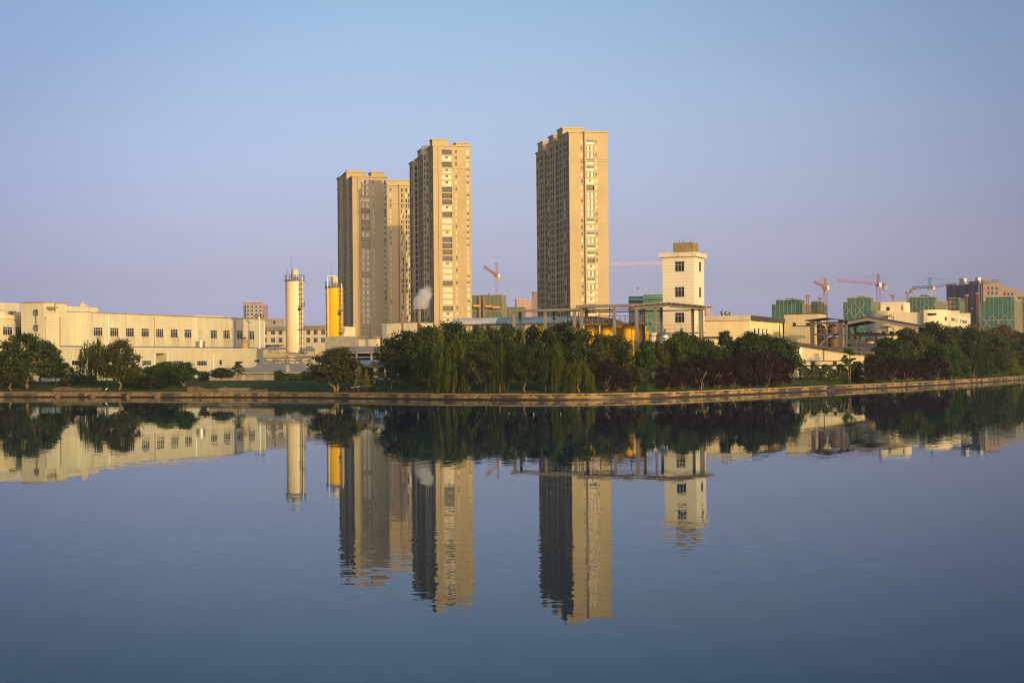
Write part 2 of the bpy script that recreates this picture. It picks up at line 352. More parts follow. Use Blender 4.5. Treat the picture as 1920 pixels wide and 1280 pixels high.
# ------------------------------------------------------------------ ground, water, bank
def struct(o): o['kind'] = 'structure'; return o
xs = []
x = -900.0
while x <= 900: xs.append(x); x += 3 if -110 < x < 150 else 20
offs = [0, .5, 1.5, 3, 5, 7.5, 10, 13, 16, 19, 30, 60, 150, 400, 900, 1700]
vs, fs = [], []
for x in xs:
    y0 = shs(x)
    for k, o in enumerate(offs): vs.append((x, min(y0+o, 2000-.01*(15-k)), gz(x, y0+o) if o else .95))
n = len(offs)
for i in range(len(xs)-1):
    for k in range(n-1): fs.append((i*n+k, (i+1)*n+k, (i+1)*n+k+1, i*n+k+1))
GRASS = bpy.data.materials.new('grass'); GRASS.use_nodes = True
t = GRASS.node_tree; b = t.nodes['Principled BSDF']; b.inputs['Roughness'].default_value = .95; b.inputs['Specular IOR Level'].default_value = .1
tcg = N(t, 'ShaderNodeTexCoord'); ng = N(t, 'ShaderNodeTexNoise'); ng.inputs['Scale'].default_value = .35; ng.inputs['Detail'].default_value = 8; ng.inputs['Roughness'].default_value = .7
t.links.new(tcg.outputs['Object'], ng.inputs['Vector']); cg = N(t, 'ShaderNodeValToRGB'); e = cg.color_ramp.elements
e[0].position = .35; e[0].color = (.022, .046, .010, 1); e[1].position = .7; e[1].color = (.09, .13, .03, 1)
t.links.new(ng.outputs['Fac'], cg.inputs[0]); t.links.new(cg.outputs[0], b.inputs['Base Color'])
ng2 = N(t, 'ShaderNodeTexNoise'); ng2.inputs['Scale'].default_value = 3; ng2.inputs['Detail'].default_value = 4; t.links.new(tcg.outputs['Object'], ng2.inputs['Vector'])
bp = N(t, 'ShaderNodeBump'); bp.inputs['Distance'].default_value = .25; t.links.new(ng2.outputs['Fac'], bp.inputs['Height']); t.links.new(bp.outputs[0], b.inputs['Normal'])
mb = MB(); mb.add(vs, fs); gr = struct(mb.build('ground', GRASS, smooth=True))
# water
WAT = bpy.data.materials.new('lake_water'); WAT.use_nodes = True
t = WAT.node_tree; b = t.nodes['Principled BSDF']
t.nodes.remove(b)
L = t.links.new
tcw = N(t, 'ShaderNodeTexCoord')
def wn(scale, stretch, det):
    mp = N(t, 'ShaderNodeMapping'); mp.inputs['Scale'].default_value = (scale*stretch, scale, scale); L(tcw.outputs['Object'], mp.inputs[0])
    n = N(t, 'ShaderNodeTexNoise'); n.inputs['Scale'].default_value = 1; n.inputs['Detail'].default_value = det; n.inputs['Roughness'].default_value = .55; L(mp.outputs[0], n.inputs['Vector'])
    s = N(t, 'ShaderNodeVectorMath', operation='SUBTRACT'); s.inputs[1].default_value = (.5, .5, .5); L(n.outputs['Color'], s.inputs[0]); return s.outputs[0]
def vsc(v, k):
    s = N(t, 'ShaderNodeVectorMath', operation='SCALE'); L(v, s.inputs[0])
    if isinstance(k, float): s.inputs['Scale'].default_value = k
    else: L(k, s.inputs['Scale'])
    return s.outputs[0]
def vadd(a, c):
    s = N(t, 'ShaderNodeVectorMath', operation='ADD'); L(a, s.inputs[0]); L(c, s.inputs[1]); return s.outputs[0]
nm = N(t, 'ShaderNodeTexNoise'); nm.inputs['Scale'].default_value = 1; nm.inputs['Detail'].default_value = 3
mpm = N(t, 'ShaderNodeMapping'); mpm.inputs['Scale'].default_value = (.012, .05, 1); mpm.inputs['Location'].default_value = (3.3, 1.7, 0); L(tcw.outputs['Object'], mpm.inputs[0]); L(mpm.outputs[0], nm.inputs['Vector'])
rm = N(t, 'ShaderNodeMapRange'); rm.inputs['From Min'].default_value = .45; rm.inputs['From Max'].default_value = .62; rm.inputs['To Min'].default_value = .005; rm.inputs['To Max'].default_value = .022
L(nm.outputs['Fac'], rm.inputs['Value'])
# a patch of wind ripples in the middle of the lake and a small one near the left
def patch_(cx, cy, rx, ry):
    a = N(t, 'ShaderNodeVectorMath', operation='SUBTRACT'); a.inputs[1].default_value = (cx, cy, 0); L(tcw.outputs['Object'], a.inputs[0])
    m_ = N(t, 'ShaderNodeVectorMath', operation='MULTIPLY'); m_.inputs[1].default_value = (1/rx, 1/ry, 0); L(a.outputs[0], m_.inputs[0])
    l = N(t, 'ShaderNodeVectorMath', operation='LENGTH'); L(m_.outputs[0], l.inputs[0])
    k = N(t, 'ShaderNodeMath', operation='MULTIPLY_ADD'); L(nm.outputs['Fac'], k.inputs[0]); k.inputs[1].default_value = -1.2; L(l.outputs['Value'], k.inputs[2])
    r = N(t, 'ShaderNodeMapRange', interpolation_type='SMOOTHSTEP'); L(k.outputs[0], r.inputs['Value'])
    for n_, v_ in zip(('From Min', 'From Max', 'To Min', 'To Max'), (.1, .5, .022, 0)): r.inputs[n_].default_value = v_
    return r.outputs[0]
pa = N(t, 'ShaderNodeMath', operation='ADD'); L(patch_(-5, 44, 16, 9), pa.inputs[0]); L(patch_(-15.5, 76, 4, 3.2), pa.inputs[1])
pb = N(t, 'ShaderNodeMath', operation='ADD'); L(pa.outputs[0], pb.inputs[0]); L(rm.outputs[0], pb.inputs[1])
tot = vadd(vsc(wn(.55, .55, 2), .0032), vsc(wn(3.0, .6, 3), pb.outputs[0]))
fl = N(t, 'ShaderNodeVectorMath', operation='MULTIPLY'); fl.inputs[1].default_value = (1, 1, 0); L(tot, fl.inputs[0])
ad = N(t, 'ShaderNodeVectorMath', operation='ADD'); ad.inputs[1].default_value = (0, 0, 1); L(fl.outputs[0], ad.inputs[0])
no = N(t, 'ShaderNodeVectorMath', operation='NORMALIZE'); L(ad.outputs[0], no.inputs[0]); 
gl = N(t, 'ShaderNodeBsdfGlossy'); gl.inputs['Color'].default_value = (.86, .95, 1.0, 1); gl.inputs['Roughness'].default_value = .012; L(no.outputs[0], gl.inputs['Normal'])
df = N(t, 'ShaderNodeBsdfDiffuse'); df.inputs['Color'].default_value = (.001, .020, .048, 1)
fn = N(t, 'ShaderNodeFresnel'); fn.inputs['IOR'].default_value = 1.333; L(no.outputs[0], fn.inputs['Normal'])
fp = N(t, 'ShaderNodeMath', operation='POWER'); L(fn.outputs[0], fp.inputs[0]); fp.inputs[1].default_value = 1.47
ms = N(t, 'ShaderNodeMixShader'); L(fp.outputs[0], ms.inputs[0]); L(df.outputs[0], ms.inputs[1]); L(gl.outputs[0], ms.inputs[2])
L(ms.outputs[0], t.nodes['Material Output'].inputs['Surface'])
mb = MB(); mb.quad((-900, -200, 0), (900, -200, 0), (900, 1500, 0), (-900, 1500, 0)); struct(mb.build('lake_water', WAT))
# bank wall along the shore: face, coping
mb = MB(); bx = [x for x in xs if -420 < x < 420]
for a, c in zip(bx, bx[1:]):
    ya, yc = shs(a), shs(c)
    mb.hexa([(a, ya-.35, -.6), (c, yc-.35, -.6), (c, yc+.3, -.6), (a, ya+.3, -.6), (a, ya-.12, .74), (c, yc-.12, .74), (c, yc+.3, .74), (a, ya+.3, .74)])
o = mb.build('embankment_wall', STONE)
mb2 = MB()
for a, c in zip(bx, bx[1:]): mb2.hexa([(a, shs(a)-.40, -.5), (c, shs(c)-.40, -.5), (c, shs(c)-.1, -.5), (a, shs(a)-.1, -.5), (a, shs(a)-.385, .2), (c, shs(c)-.385, .2), (c, shs(c)-.1, .2), (a, shs(a)-.1, .2)])
mb2.build('wet_foot', mat('wet_stone', (.022, .018, .014), .5, var=.3), o)
mb2 = MB(); rnd = random.Random(17)
for a, c in zip(bx, bx[1:]):
    for _ in range(3):
        f = rnd.random()*.8; w_ = rnd.uniform(.06, .2); x_ = a+(c-a)*f; y_ = shs(x_)-.16; mb2.box(x_, x_+w_*(c-a), y_-.06, y_+.05, .62, .735)
mb2.build('joint_gaps', mat('dark_gap', (.02, .016, .012), .9, var=.1), o); tag(o, 'long low masonry embankment wall along the lake edge', 'wall')
mb = MB(); k = 0
for a, c in zip(bx, bx[1:]):
    ya, yc = shs(a), shs(c)
    mb.hexa([(a+.02, ya-.2, .743), (c-.02, yc-.2, .743), (c-.02, yc+.35, .743), (a+.02, ya+.35, .743), (a+.02, ya-.2, .89), (c-.02, yc-.2, .89), (c-.02, yc+.35, .89), (a+.02, ya+.35, .89)])
mb.build('coping', mat('coping_stone', (.30, .225, .12), .9, var=.4, vscale=.7, bump=.3), o)

# ------------------------------------------------------------------ apartment towers
NW = {}
def put_windows(root, pl, rects, limit):
    """rects: (u0,u1,z0,z1,style); the first `limit` become parts, the rest one stuff part"""
    cnt = NW.get(root.name, 0); rest = MB(); mats = [WFRAME, TGLASS, CURT, DFRAME]
    for u0, u1, z0, z1, st in rects:
        if cnt < limit: window(root, pl, (u0, u1, z0, z1), st); cnt += 1
        else:
            rest.c = 2 if st in ('lit', 'glazed') else 1
            pbox(rest, pl, u0, u1, z0, z1, .14, .16); rest.c = 3 if rest.c == 1 else 0
            w = (u1-u0)
            pbox(rest, pl, u0, u0+.06, z0, z1, .06, .13); pbox(rest, pl, u1-.06, u1, z0, z1, .06, .13)
            pbox(rest, pl, u0+.06, u1-.06, z1-.06, z1, .06, .13)
            if w > 1.1: pbox(rest, pl, (u0+u1)/2-.04, (u0+u1)/2+.04, z0, z1-.06, .06, .13)
    NW[root.name] = cnt
    return rest if rest.f else None
def tower(F, label, blocks, bands, group, seed):
    """blocks: list of dict(x0,x1,y0,y1,h,cols_f,cols_l,row0,step,n,base) ; heights local metres"""
    rnd = random.Random(seed)
    root = F.thing('apartment_tower', label, 'apartment tower', group)
    wl = MB(); stuff = MB(); later = []
    for B in blocks:
        rows = [B['row0']-k*B['step'] for k in range(B['n'])]
        hf, hl = [], []
        for key, pl, hs in (('cols_f', ('f', B['y0']), hf), ('cols_l', ('l', B['x0']), hl)):
            for (a, c, h, sty, dz) in B.get(key, ()):
                if key == 'cols_l': a, c, h = a-.18, c+.18, h+.1
                for z in rows:
                    zz = z+dz
                    if zz-h < 1: continue
                    st = rnd.choice(sty)
                    hs.append((a, c, zz-h, zz, st))
        body(wl, B['x0'], B['x1'], B['y0'], B['y1'], 0, B['h'], front=[h[:4] for h in hf], left=[h[:4] for h in hl], depth=.95 if B.get('deep') else .3)
        later.append((('f', B['y0']), hf, B.get('lim', 0))); later.append((('l', B['x0']), hl, B.get('liml', 0)))
    wl.build('wall', TOWER, root)
    rm = MB(); rm.m = []
    allrest = []
    for pl, hs, lim in later:
        if not hs: continue
        big = sorted(hs, key=lambda r: -(r[1]-r[0])*(r[3]-r[2]))
        NW[root.name] = 0
        r = put_windows(root, pl, big, lim)
        if r: allrest.append(r)
    if allrest:
        m = MB()
        for r in allrest:
            b = len(m.v); m.v += r.v; m.f += [tuple(i+b for i in f) for f in r.f]; m.m += r.m
        o = m.build('small_windows', [WFRAME, TGLASS, CURT, DFRAME], root); o['kind'] = 'stuff'
    # cornices and bands: (block index, z, projection, thickness)
    cb = MB()
    for bi, z, pr, th in bands:
        B = blocks[bi]; x0, x1, y0, y1 = B['x0'], B['x1'], B['y0'], B['y1']
        cb.box(x0-pr, x1+pr, y0-pr, y0-.003, z-th, z); cb.box(x0-pr, x0-.003, y0, y1+pr, z-th, z); cb.box(x1+.003, x1+pr, y0, y1+pr, z-th, z)
    cb.build('cornice', TOWERB, root)
    return root
def penthouse(root, boxes):
    for x0, x1, y0, y1, z0, z1 in boxes:
        m = MB(); m.box(x0, x1, y0, y1, z0+.004, z1); ph = m.build('penthouse', TOWER, root)
        if z1-z0 > 1.5:
            c = MB(); c.box(x0-.35, x1+.35, y0-.35, y1+.35, z1+.003, z1+.5); c.build('penthouse_cornice', TOWERB, ph)
TG = 'beige residential towers behind the factory'
BAL = ['glazed']*5+['half']*2+['open']*4+['gap']*4
def colsf(F, y, cols, py): return [(F.x(a, y, py), F.x(b, y, py), h, sty, dz) for a, b, h, sty, dz in cols]

# right tower
F = Fr(1070.5, 702, 13.5)
zc = F.z(248); st = 2.9; r0 = F.z(261.5)
xw = F.x(1139.5, 0, 400); xm = F.x(1096, 0, 400)
blocks = []
SM = ['lit', 'lit', 'plain']
blocks.append(dict(x0=xm, x1=xw, y0=-1.0, y1=19, h=zc, row0=r0, step=st, n=36, lim=90, deep=1,
    cols_f=[(F.x(1100, -1, 400), F.x(1114.5, -1, 400), 2.1, ['half', 'loggia', 'loggia', 'gap', 'half', 'open', 'loggia'], 0), (F.x(1117, -1, 400), F.x(1120.3, -1, 400), 1.5, SM, -.1)]))
blocks.append(dict(x0=0, x1=xm, y0=0, y1=17, h=zc-.3, row0=r0, step=st, n=36, lim=36, liml=0,
    cols_f=[(F.x(1089.5, 0, 400), F.x(1093, 0, 400), 1.5, SM, -.1)],
    cols_l=[(1.6, 3.0, 2.1, ['plain'], 0), (4.2, 5.4, 2.1, ['plain'], 0), (6.6, 8.9, 1.9, ['plain', 'plain', 'lit'], 0), (11.2, 12.2, 1.7, ['plain'], 0), (13.6, 15.8, 1.9, ['plain'], 0)]))
for k, (ya, yb) in enumerate(((17, 36), (36, 56))):
    blocks.append(dict(x0=-.55, x1=8, y0=ya+6, y1=yb, h=F.z(262 if k == 0 else 279, 0, ya), row0=r0-1.5*k, step=st, n=35, liml=0,
        cols_l=[(ya+7.2, ya+8.5, 2.1, ['plain'], 0), (ya+10, ya+12, 1.9, ['plain'], 0), (ya+14, ya+15, 1.7, ['plain'], 0), (ya+16.4, ya+18.4, 1.9, ['plain', 'plain', 'lit'], 0)]))
    blocks.append(dict(x0=0, x1=8, y0=ya, y1=ya+6, h=F.z(268 if k == 0 else 284, 0, ya), row0=r0-1.5*k, step=st, n=35, liml=0,
        cols_l=[(ya+.8, ya+2.6, 2.1, ['plain'], 0), (ya+3.4, ya+5.4, 2.1, ['plain'], 0)]))
zb = F.z(296)
T1 = tower(F, 'tallest beige apartment tower standing alone right of the smoke, dark left side', blocks,
    [(0, zc+.6, .5, .6), (0, zb, .25, .5), (0, zb-1.2, .2, .35), (1, zc+.3, .5, .6), (1, zb, .25, .5), (1, zb-1.2, .2, .35), (2, blocks[2]['h']+.5, .5, .6), (2, blocks[2]['h']-14, .25, .5),
     (3, blocks[3]['h']+.4, .4, .5), (4, blocks[4]['h']+.5, .5, .6), (4, blocks[4]['h']-14, .25, .5), (5, blocks[5]['h']+.4, .4, .5)], TG, 3)
penthouse(T1, [(F.x(1053.7, 7, 260)+.3, F.x(1096, 7, 260), 7, 16, zc-.3, F.z(241, 0, 7)), (F.x(1108, 6, 260), xw-.3, 6, 15, zc, F.z(247, 8, 6)),
               (-.2, 7, 26, 34, blocks[2]['h'], F.z(254.5, 0, 26)), (-.2, 7, 45, 54, blocks[4]['h'], F.z(266.5, 0, 45))])
# middle tower
F = Fr(815, 740, 13.5)
zc = F.z(273.5); r0 = F.z(280.5); xw = F.x(883.5, 0, 400)
b2y, b3y = 10.0, 23.0
blocks = [dict(x0=0, x1=xw, y0=0, y1=20, h=zc, row0=r0, step=2.9, n=37, lim=96, deep=1, liml=0,
    cols_f=[(F.x(829, 0, 400), F.x(847.5, 0, 400), 2.2, BAL, 0), (F.x(854.3, 0, 400), F.x(857.2, 0, 400), 1.5, SM, 0), (F.x(875, 0, 400), F.x(880, 0, 400), 2.1, ['loggia', 'loggia', 'lit', 'gap'], 0)],
    cols_l=[(1.5, 2.8, 1.8, ['plain'], 0), (4.5, 6.0, 1.8, ['plain', 'lit'], 0), (7.4, 8.6, 1.8, ['plain'], 0)]),
  dict(x0=F.x(794, b2y, 400), x1=9, y0=b2y, y1=b3y+8, h=F.z(291, -4, b2y), row0=r0-2, step=2.9, n=36, liml=0,
    cols_f=[(F.x(796, b2y, 400), F.x(798, b2y, 400), 1.7, ['plain'], 0), (F.x(800.5, b2y, 400), F.x(803, b2y, 400), 1.7, ['plain', 'lit', 'plain'], 0)],
    cols_l=[(b2y+1.5, b2y+3, 2.0, ['plain'], 0), (b2y+5.5, b2y+8, 2.0, ['plain'], 0), (b2y+10, b2y+11.5, 2.0, ['plain'], 0)]),
  dict(x0=F.x(774.5, b3y, 400), x1=9, y0=b3y, y1=b3y+9, h=F.z(304, -8, b3y), row0=F.z(311, -8, b3y), step=2.9, n=34, liml=0,
    cols_f=[(F.x(778.5, b3y, 400), F.x(782.5, b3y, 400), 2.3, ['plain'], 0)],
    cols_l=[(b3y+2, b3y+4, 2.0, ['plain', 'lit'], 0), (b3y+5, b3y+7.4, 2.0, ['plain'], 0)])]
zb = F.z(313.5)
T2 = tower(F, 'beige apartment tower beside the smoke plume, front lit gold with dark open balconies', blocks,
    [(0, zc+.6, .5, .7), (0, zb, .25, .5), (0, zb-1.2, .2, .35), (1, blocks[1]['h']+.5, .5, .6), (1, blocks[1]['h']-12, .25, .5), (2, blocks[2]['h']+.5, .5, .6), (2, blocks[2]['h']-12, .25, .5)], TG, 11)
penthouse(T2, [(.3, F.x(840, 3, 270), 3, 9, zc, F.z(262.5, 0, 3)), (F.x(855, 5, 270), xw-.5, 5, 14, zc, F.z(268.5, 8, 5)),
               (blocks[1]['x0']-.4+.0, 3, b2y+4, b2y+12, blocks[1]['h'], F.z(281.5, -4, b2y+4))])
m = MB(); m.box(-2.5, 1.5, 14, 16, blocks[1]['h'], F.z(273, -2, 14)); m.build('roof_sign_board', WHITEP, T2)
# pilaster line on the front
m = MB(); m.box(F.x(822.3, 0, 400), F.x(824.2, 0, 400), -.35, -.004, 0, zc-.1); m.build('pilaster', TOWERB, T2)
# left tower
F = Fr(663, 798, 13.5)
zc = F.z(331.5); r0 = F.z(337); xw = F.x(725.6, 0, 400); b2y, b3y = 12.0, 25.0
blocks = [dict(x0=0, x1=xw, y0=0, y1=18, h=zc, row0=r0, step=2.9, n=36, lim=96, deep=1, liml=0,
    cols_f=[(F.x(676.5, 0, 400), F.x(693.8, 0, 400), 2.2, ['half']*7+['open']*3+['glazed'], 0), (F.x(699, 0, 400), F.x(702, 0, 400), 1.6, SM, 0), (F.x(720, 0, 400), F.x(723.4, 0, 400), 2.2, ['loggia', 'loggia', 'plain'], 0)],
    cols_l=[(1.5, 3, 1.9, ['plain'], 0), (5, 6.5, 1.9, ['plain'], 0), (8.5, 10, 1.9, ['plain'], 0)]),
  dict(x0=F.x(650, b2y, 400), x1=8, y0=b2y, y1=b3y+6, h=F.z(323, -3, b2y), row0=r0, step=2.9, n=36, liml=0,
    cols_l=[(b2y+1.5, b2y+3, 1.9, ['plain', 'lit'], 0), (b2y+6, b2y+7.5, 1.9, ['plain'], 0), (b2y+10, b2y+11.5, 1.9, ['plain'], 0)]),
  dict(x0=F.x(637, b3y, 400), x1=8, y0=b3y, y1=b3y+9, h=F.z(333, -7, b3y), row0=r0-3, step=2.9, n=35, liml=0,
    cols_l=[(b3y+2, b3y+4, 1.9, ['plain', 'lit'], 0), (b3y+5, b3y+7.5, 1.9, ['plain'], 0)])]
zb = F.z(366)
T3 = tower(F, 'leftmost beige apartment tower, its front mostly in the shadow of its neighbour', blocks,
    [(0, zc+.5, .5, .6), (0, zb, .25, .5), (0, zb-1.2, .2, .35), (1, blocks[1]['h']+.4, .4, .5), (2, blocks[2]['h']+.5, .5, .6), (2, blocks[2]['h']-5, .25, .4)], TG, 21)
penthouse(T3, [(blocks[1]['x0']+.3, F.x(677, b2y+1, 330), b2y+.6, b2y+8, blocks[1]['h'], F.z(318.5, -2, b2y)), (F.x(696, 5, 330), xw-.5, 5, 14, zc, F.z(323.5, 8, 5))])
m = MB(); m.box(F.x(671.2, 0, 400), F.x(672.6, 0, 400), -.35, -.004, 0, zc-.1); m.build('pilaster', TOWERB, T3)
# farther tower between left and middle
F = Fr(751, 870, 13.5)
zc = F.z(348); r0 = F.z(353); x0 = F.x(722, 0, 420); xr = F.x(775, 0, 420)
pl1 = [(F.x(a, 0, 450), F.x(c, 0, 450), 1.9, ['plain', 'plain', 'lit'], 0) for a, c in ((752.6, 754.2), (755.2, 757), (761, 763.8), (766, 768.2))]
blocks = [dict(x0=0, x1=xr, y0=0, y1=16, h=zc, row0=r0, step=2.9, n=37, lim=0, cols_f=pl1),
          dict(x0=x0, x1=-.002, y0=.8, y1=16, h=zc, row0=r0, step=2.9, n=37, lim=37, cols_f=[(F.x(731.5, .8, 450), F.x(734.3, .8, 450), 1.7, SM, 0)])]
zb = F.z(380)
T4 = tower(F, 'farther beige apartment tower half hidden between the left and middle towers', blocks, [(0, zc+.5, .5, .6), (0, zb, .25, .5), (1, zc+.5, .4, .6), (1, zb, .25, .5)], TG, 31)
penthouse(T4, [(x0+1, xr-1, 5, 12, zc, F.z(339, 0, 5))])
# ------------------------------------------------------------------ factory on the left
GR = -22.0
def roofgear(root, name, prof, x, y, mat_, n=16):
    m = MB(); m.lathe(prof, x, y, n); return m.build(name, mat_, root, smooth=True)
def downpipe(root, pl, u, z0, z1, mat_=WHITEP, r=.12):
    m = MB(); a = pp(pl, u, z0, -r-.03); b = pp(pl, u, z1, -r-.03); m.tube(a, b, r, 8); m.box(b[0]-.18, b[0]+.18, b[1]-.18, b[1]+.18, b[2], b[2]+.3); m.build('downpipe', mat_, root)
# long two storey block
F = Fr(82, 332, GR)
root = F.thing('factory_building', 'long cream tiled factory block with a stair tower and a row of upper windows', 'factory building')
ye = F.y(496.5); y1 = F.y(126); hm = F.z(583); hs = F.z(567.3); x40 = F.x(40)
pr = ('r', 0.0)
wins = []
for a, c in ((176, 193), (207, 223), (236.5, 252), (265.5, 280), (293, 307.2), (320, 334), (346, 359.5), (395, 407.5), (419, 431.5), (443.5, 455.5), (466, 477.5)):
    mid = (a+c)/2; fall = (mid-185)*.0235
    u0, z1 = F.fy(a, 613.5+fall); u1, z0 = F.fy(c, 630+fall*.95)
    wins.append((u0, u1, z0, z1))
slots = []
for a, c in ((266, 280), (293, 307), (320, 334), (346, 360), (395, 408), (419, 432)):
    u0, z1 = F.fy(a, 653.8+(a-266)*.009); u1, z0 = F.fy(c, 658); slots.append((u0, u1, z0, z1))
m = MB()
ov = []
for py in (586, 614.5):
    u0, z1 = F.fx(63, py-5.5); u1, z0 = F.fx(71.2, py+6); ov.append((u0, u1, z0, z1))
body(m, x40, 0, 0, y1, 0, hs, front=ov, depth=.3)
body(m, -14, 0, y1+.003, ye, 0, hm, right=wins+slots, depth=.3)
m.box(-9, -1.5, F.y(126)+.5, F.y(195), hm, hm+1.3)
m.box(-8, -1.0, F.y(373), F.y(426), hm, hm+.55)
m.build('wall', mat('stained_tile', (.565, .535, .36), .75, var=.10, streak=.55, streak_col=(.36, .25, .10), line=[('z', .6, .12, .86), ('u', 6.2, .012, .7)],
    drips=([(r[0]-.1, r[1]+.1) for r in wins], min(r[2] for r in wins)+.35, min(r[2] for r in wins)-4.2, ye)), root)
m = MB()
m.box(-14.2, .18, y1+.1, ye+.2, hm+.004, hm+.22); m.box(x40-.15, .15, -.15, y1, hs+.004, hs+.25)
m.build('roof_coping', CONC, root)
for r in wins: window(root, pr, r, 'factory')
for r in slots: window(root, pr, r, 'slot')
m = MB()
for u0, u1, z0, z1 in ov:
    w = window(root, ('f', 0.0), (u0, u1, z0, z1), 'bars')
    ring = MB(); uc, zc_ = (u0+u1)/2, (z0+z1)/2; ru, rz_ = (u1-u0)/2, (z1-z0)/2; n = 28; vs = []
    for k in range(n):
        c, s_ = math.cos(2*math.pi*k/n), math.sin(2*math.pi*k/n)
        vs += [(uc+c*ru*1.12, -.12, zc_+s_*rz_*1.12), (uc+c*ru*.84, -.12, zc_+s_*rz_*.84), (uc+c*ru*1.12, .1, zc_+s_*rz_*1.12), (uc+c*ru*.84, .1, zc_+s_*rz_*.84)]
    fs = []
    for k in range(n):
        a, b_ = 4*k, 4*((k+1) % n); fs += [(a, a+1, b_+1, b_), (a+1, a+3, b_+3, b_+1), (a+2, b_+2, b_+3, a+3), (a, b_, b_+2, a+2)]
    ring.add(vs, fs); ring.build('oval_frame', mat('dark_oval_ring', (.13, .11, .1), .7), root)
# dark strip joining the oval windows, bay, canopy door
uz = F.fx(67.3, 592); ul = F.fx(67.3, 608.5); ub = F.fx(67.3, 620); uf = F.fx(67.3, 640)
m = MB(); m.box(uz[0]-.16, uz[0]+.16, -.06, -.003, ul[1]+.2, uz[1]-.2); m.box(uz[0]-.16, uz[0]+.16, -.06, -.003, uf[1], ub[1]-.4)
m.build('dark_strip', mat('dark_stain', (.2, .17, .13), .9), root)
ya, yb = F.y(142), F.y(171); ym = (ya+yb)/2; rr = (yb-ya)/2; poly = [(.002, yb), (.002, ya)]+[(1.0*math.sin(math.pi*k/14)**.6, ym-rr*math.cos(math.pi*k/14)) for k in range(1, 14)]
m = MB(); m.prism(poly, 0, hm-.02); m.build('curved_bay', CREAM, root, smooth=True)
u, z = F.fy(92, 575.5); dz0 = hm
m = MB(); m.box(.003, 1.6, F.y(86), F.y(98), z-.3, z+.05); m.build('door_canopy', CONC, root)
window(root, pr, (F.y(89.5)-.0, F.y(92.5), z-2.4, z-.3), 'plain', 'upper_door') if False else None
for px, ra, rb, mt in ((84, 596, 648, CONC2), (112, 598, 652, RUSTY), (143, 586, 652, CONC2), (202, 595, 645, WHITEP), (288.5, 598, 652, RUSTY), (236, 637, 652, CONC2), (366, 600, 652, WHITEP), (435, 603, 653, WHITEP), (440, 603, 653, PIPEB), (495, 606, 655, WHITEP), (102, 572, 586, RUSTY)):
    u, z1 = F.fy(px, ra); _, z0 = F.fy(px, rb); downpipe(root, pr, u, max(z0, .3), z1, mt)
m = MB(); u0, z = F.fy(110, 649); u1, zz = F.fy(496, 653.5)
z = (z+zz)/2
m.tube((.75, u0, z), (.75, ye+22, z), .22, 8)
for k in range(14): m.box(.003, .8, u0+k*(u1-u0)/14, u0+k*(u1-u0)/14+.15, z-.5, z-.2)
m.build('wall_pipe', PIPEB, root)
u, z = F.fy(155.5, 586); cx, cy = -2.2, F.y(155.5, -2.2); tr = (F.y(168, -2.2)-F.y(143, -2.2))/2*.62; zt = F.z(569, -2.2, cy)
roofgear(root, 'water_tank', [(tr, hm), (tr*1.02, hm+(zt-hm)*.55), (tr*.8, hm+(zt-hm)*.72), (tr*.62, hm+(zt-hm)*.78), (tr*.58, zt-.15), (.25, zt), (.2, zt+.35)], cx, cy, TANKOLD, 20)
# lower front annex
F = Fr(97, 316, GR)
root = F.thing('factory_annex', 'lower cream flat roofed annex in front of the long factory block', 'factory building')
ye = F.y(493.5); ht = F.z(653.6); pr = ('r', 0.0)
wr = []
def wrect(F, a, c, t_, b_, x=0.0):
    u0, z1 = F.fy(a, t_, x); u1, z0 = F.fy(c, b_, x); return (u0, u1, z0, z1)
for a, c, t_, b_, st in ((135, 151, 676, 684.5, 'slot'), (267, 284, 676, 684.5, 'bars'), (326, 344, 676.5, 685, 'bars'), (370, 388.5, 676.5, 685, 'bars'), (411.5, 416.5, 675, 684, 'slot'), (477, 487.5, 674.8, 678.5, 'slot'),
    (135, 151, 695, 708, 'bars'), (231, 248, 694, 707, 'bars'), (370, 388.5, 695.5, 711.5, 'bars')): wr.append((wrect(F, a, c, t_, b_), st))
r0_, r1_ = F.y(293), F.y(312); rz = F.z(662, 0, r1_)
m = MB(); hol = [r for r, s_ in wr]
# main walls with a deep recess between the two wings
wallh(m, pr, 0, r0_, 0, ht, [h for h in hol if h[0] < r0_], .3); wallh(m, pr, r1_, ye, 0, ht, [h for h in hol if h[0] > r0_], .3); wallh(m, pr, r0_, r1_, rz, ht, [], .3)
wallh(m, ('r', -3.2), r0_, r1_, 0, rz); wallh(m, ('f', r1_), -3.2, 0, 0, rz)
m.quad((0, r0_, 0), (-3.2, r0_, 0), (-3.2, r0_, rz), (0, r0_, rz)); m.quad((0, r0_, rz), (-3.2, r0_, rz), (-3.2, r1_, rz), (0, r1_, rz))
wallh(m, ('f', 0), -9, 0, 0, ht); m.quad((0, 0, ht), (0, ye, ht), (-9, ye, ht), (-9, 0, ht)); wallh(m, ('l', -9), 0, ye, 0, ht); m.quad((0, ye, 0), (-9, ye, 0), (-9, ye, ht), (0, ye, ht))
m.build('wall', CREAM, root)
m = MB(); m.box(-.5, .15, -.15, ye+.15, ht+.004, ht+.3); m.build('roof_coping', CREAM2, root)
for r, s_ in wr: window(root, pr, r, s_)
m = MB(); a = wrect(F, 302, 311, 676, 700, -3.2); m.box(-3.19, -3.1, r0_+(r1_-r0_)*.45, r1_-.2, .1, F.z(676, -3.2, r1_)); m.build('door', mat('dark_blue_door', (.03, .05, .06), .6), root)
for px, ra, rb in ((99.3, 667, 700), (288, 667, 690), (313.5, 667, 705), (399.5, 667, 706)):
    u, z1 = F.fy(px, ra); _, z0 = F.fy(px, rb); downpipe(root, pr, u, max(.2, z0), z1)
AN, ANH = F, ht
q = F.w(-3, F.y(375.5, -3), ht+.3)
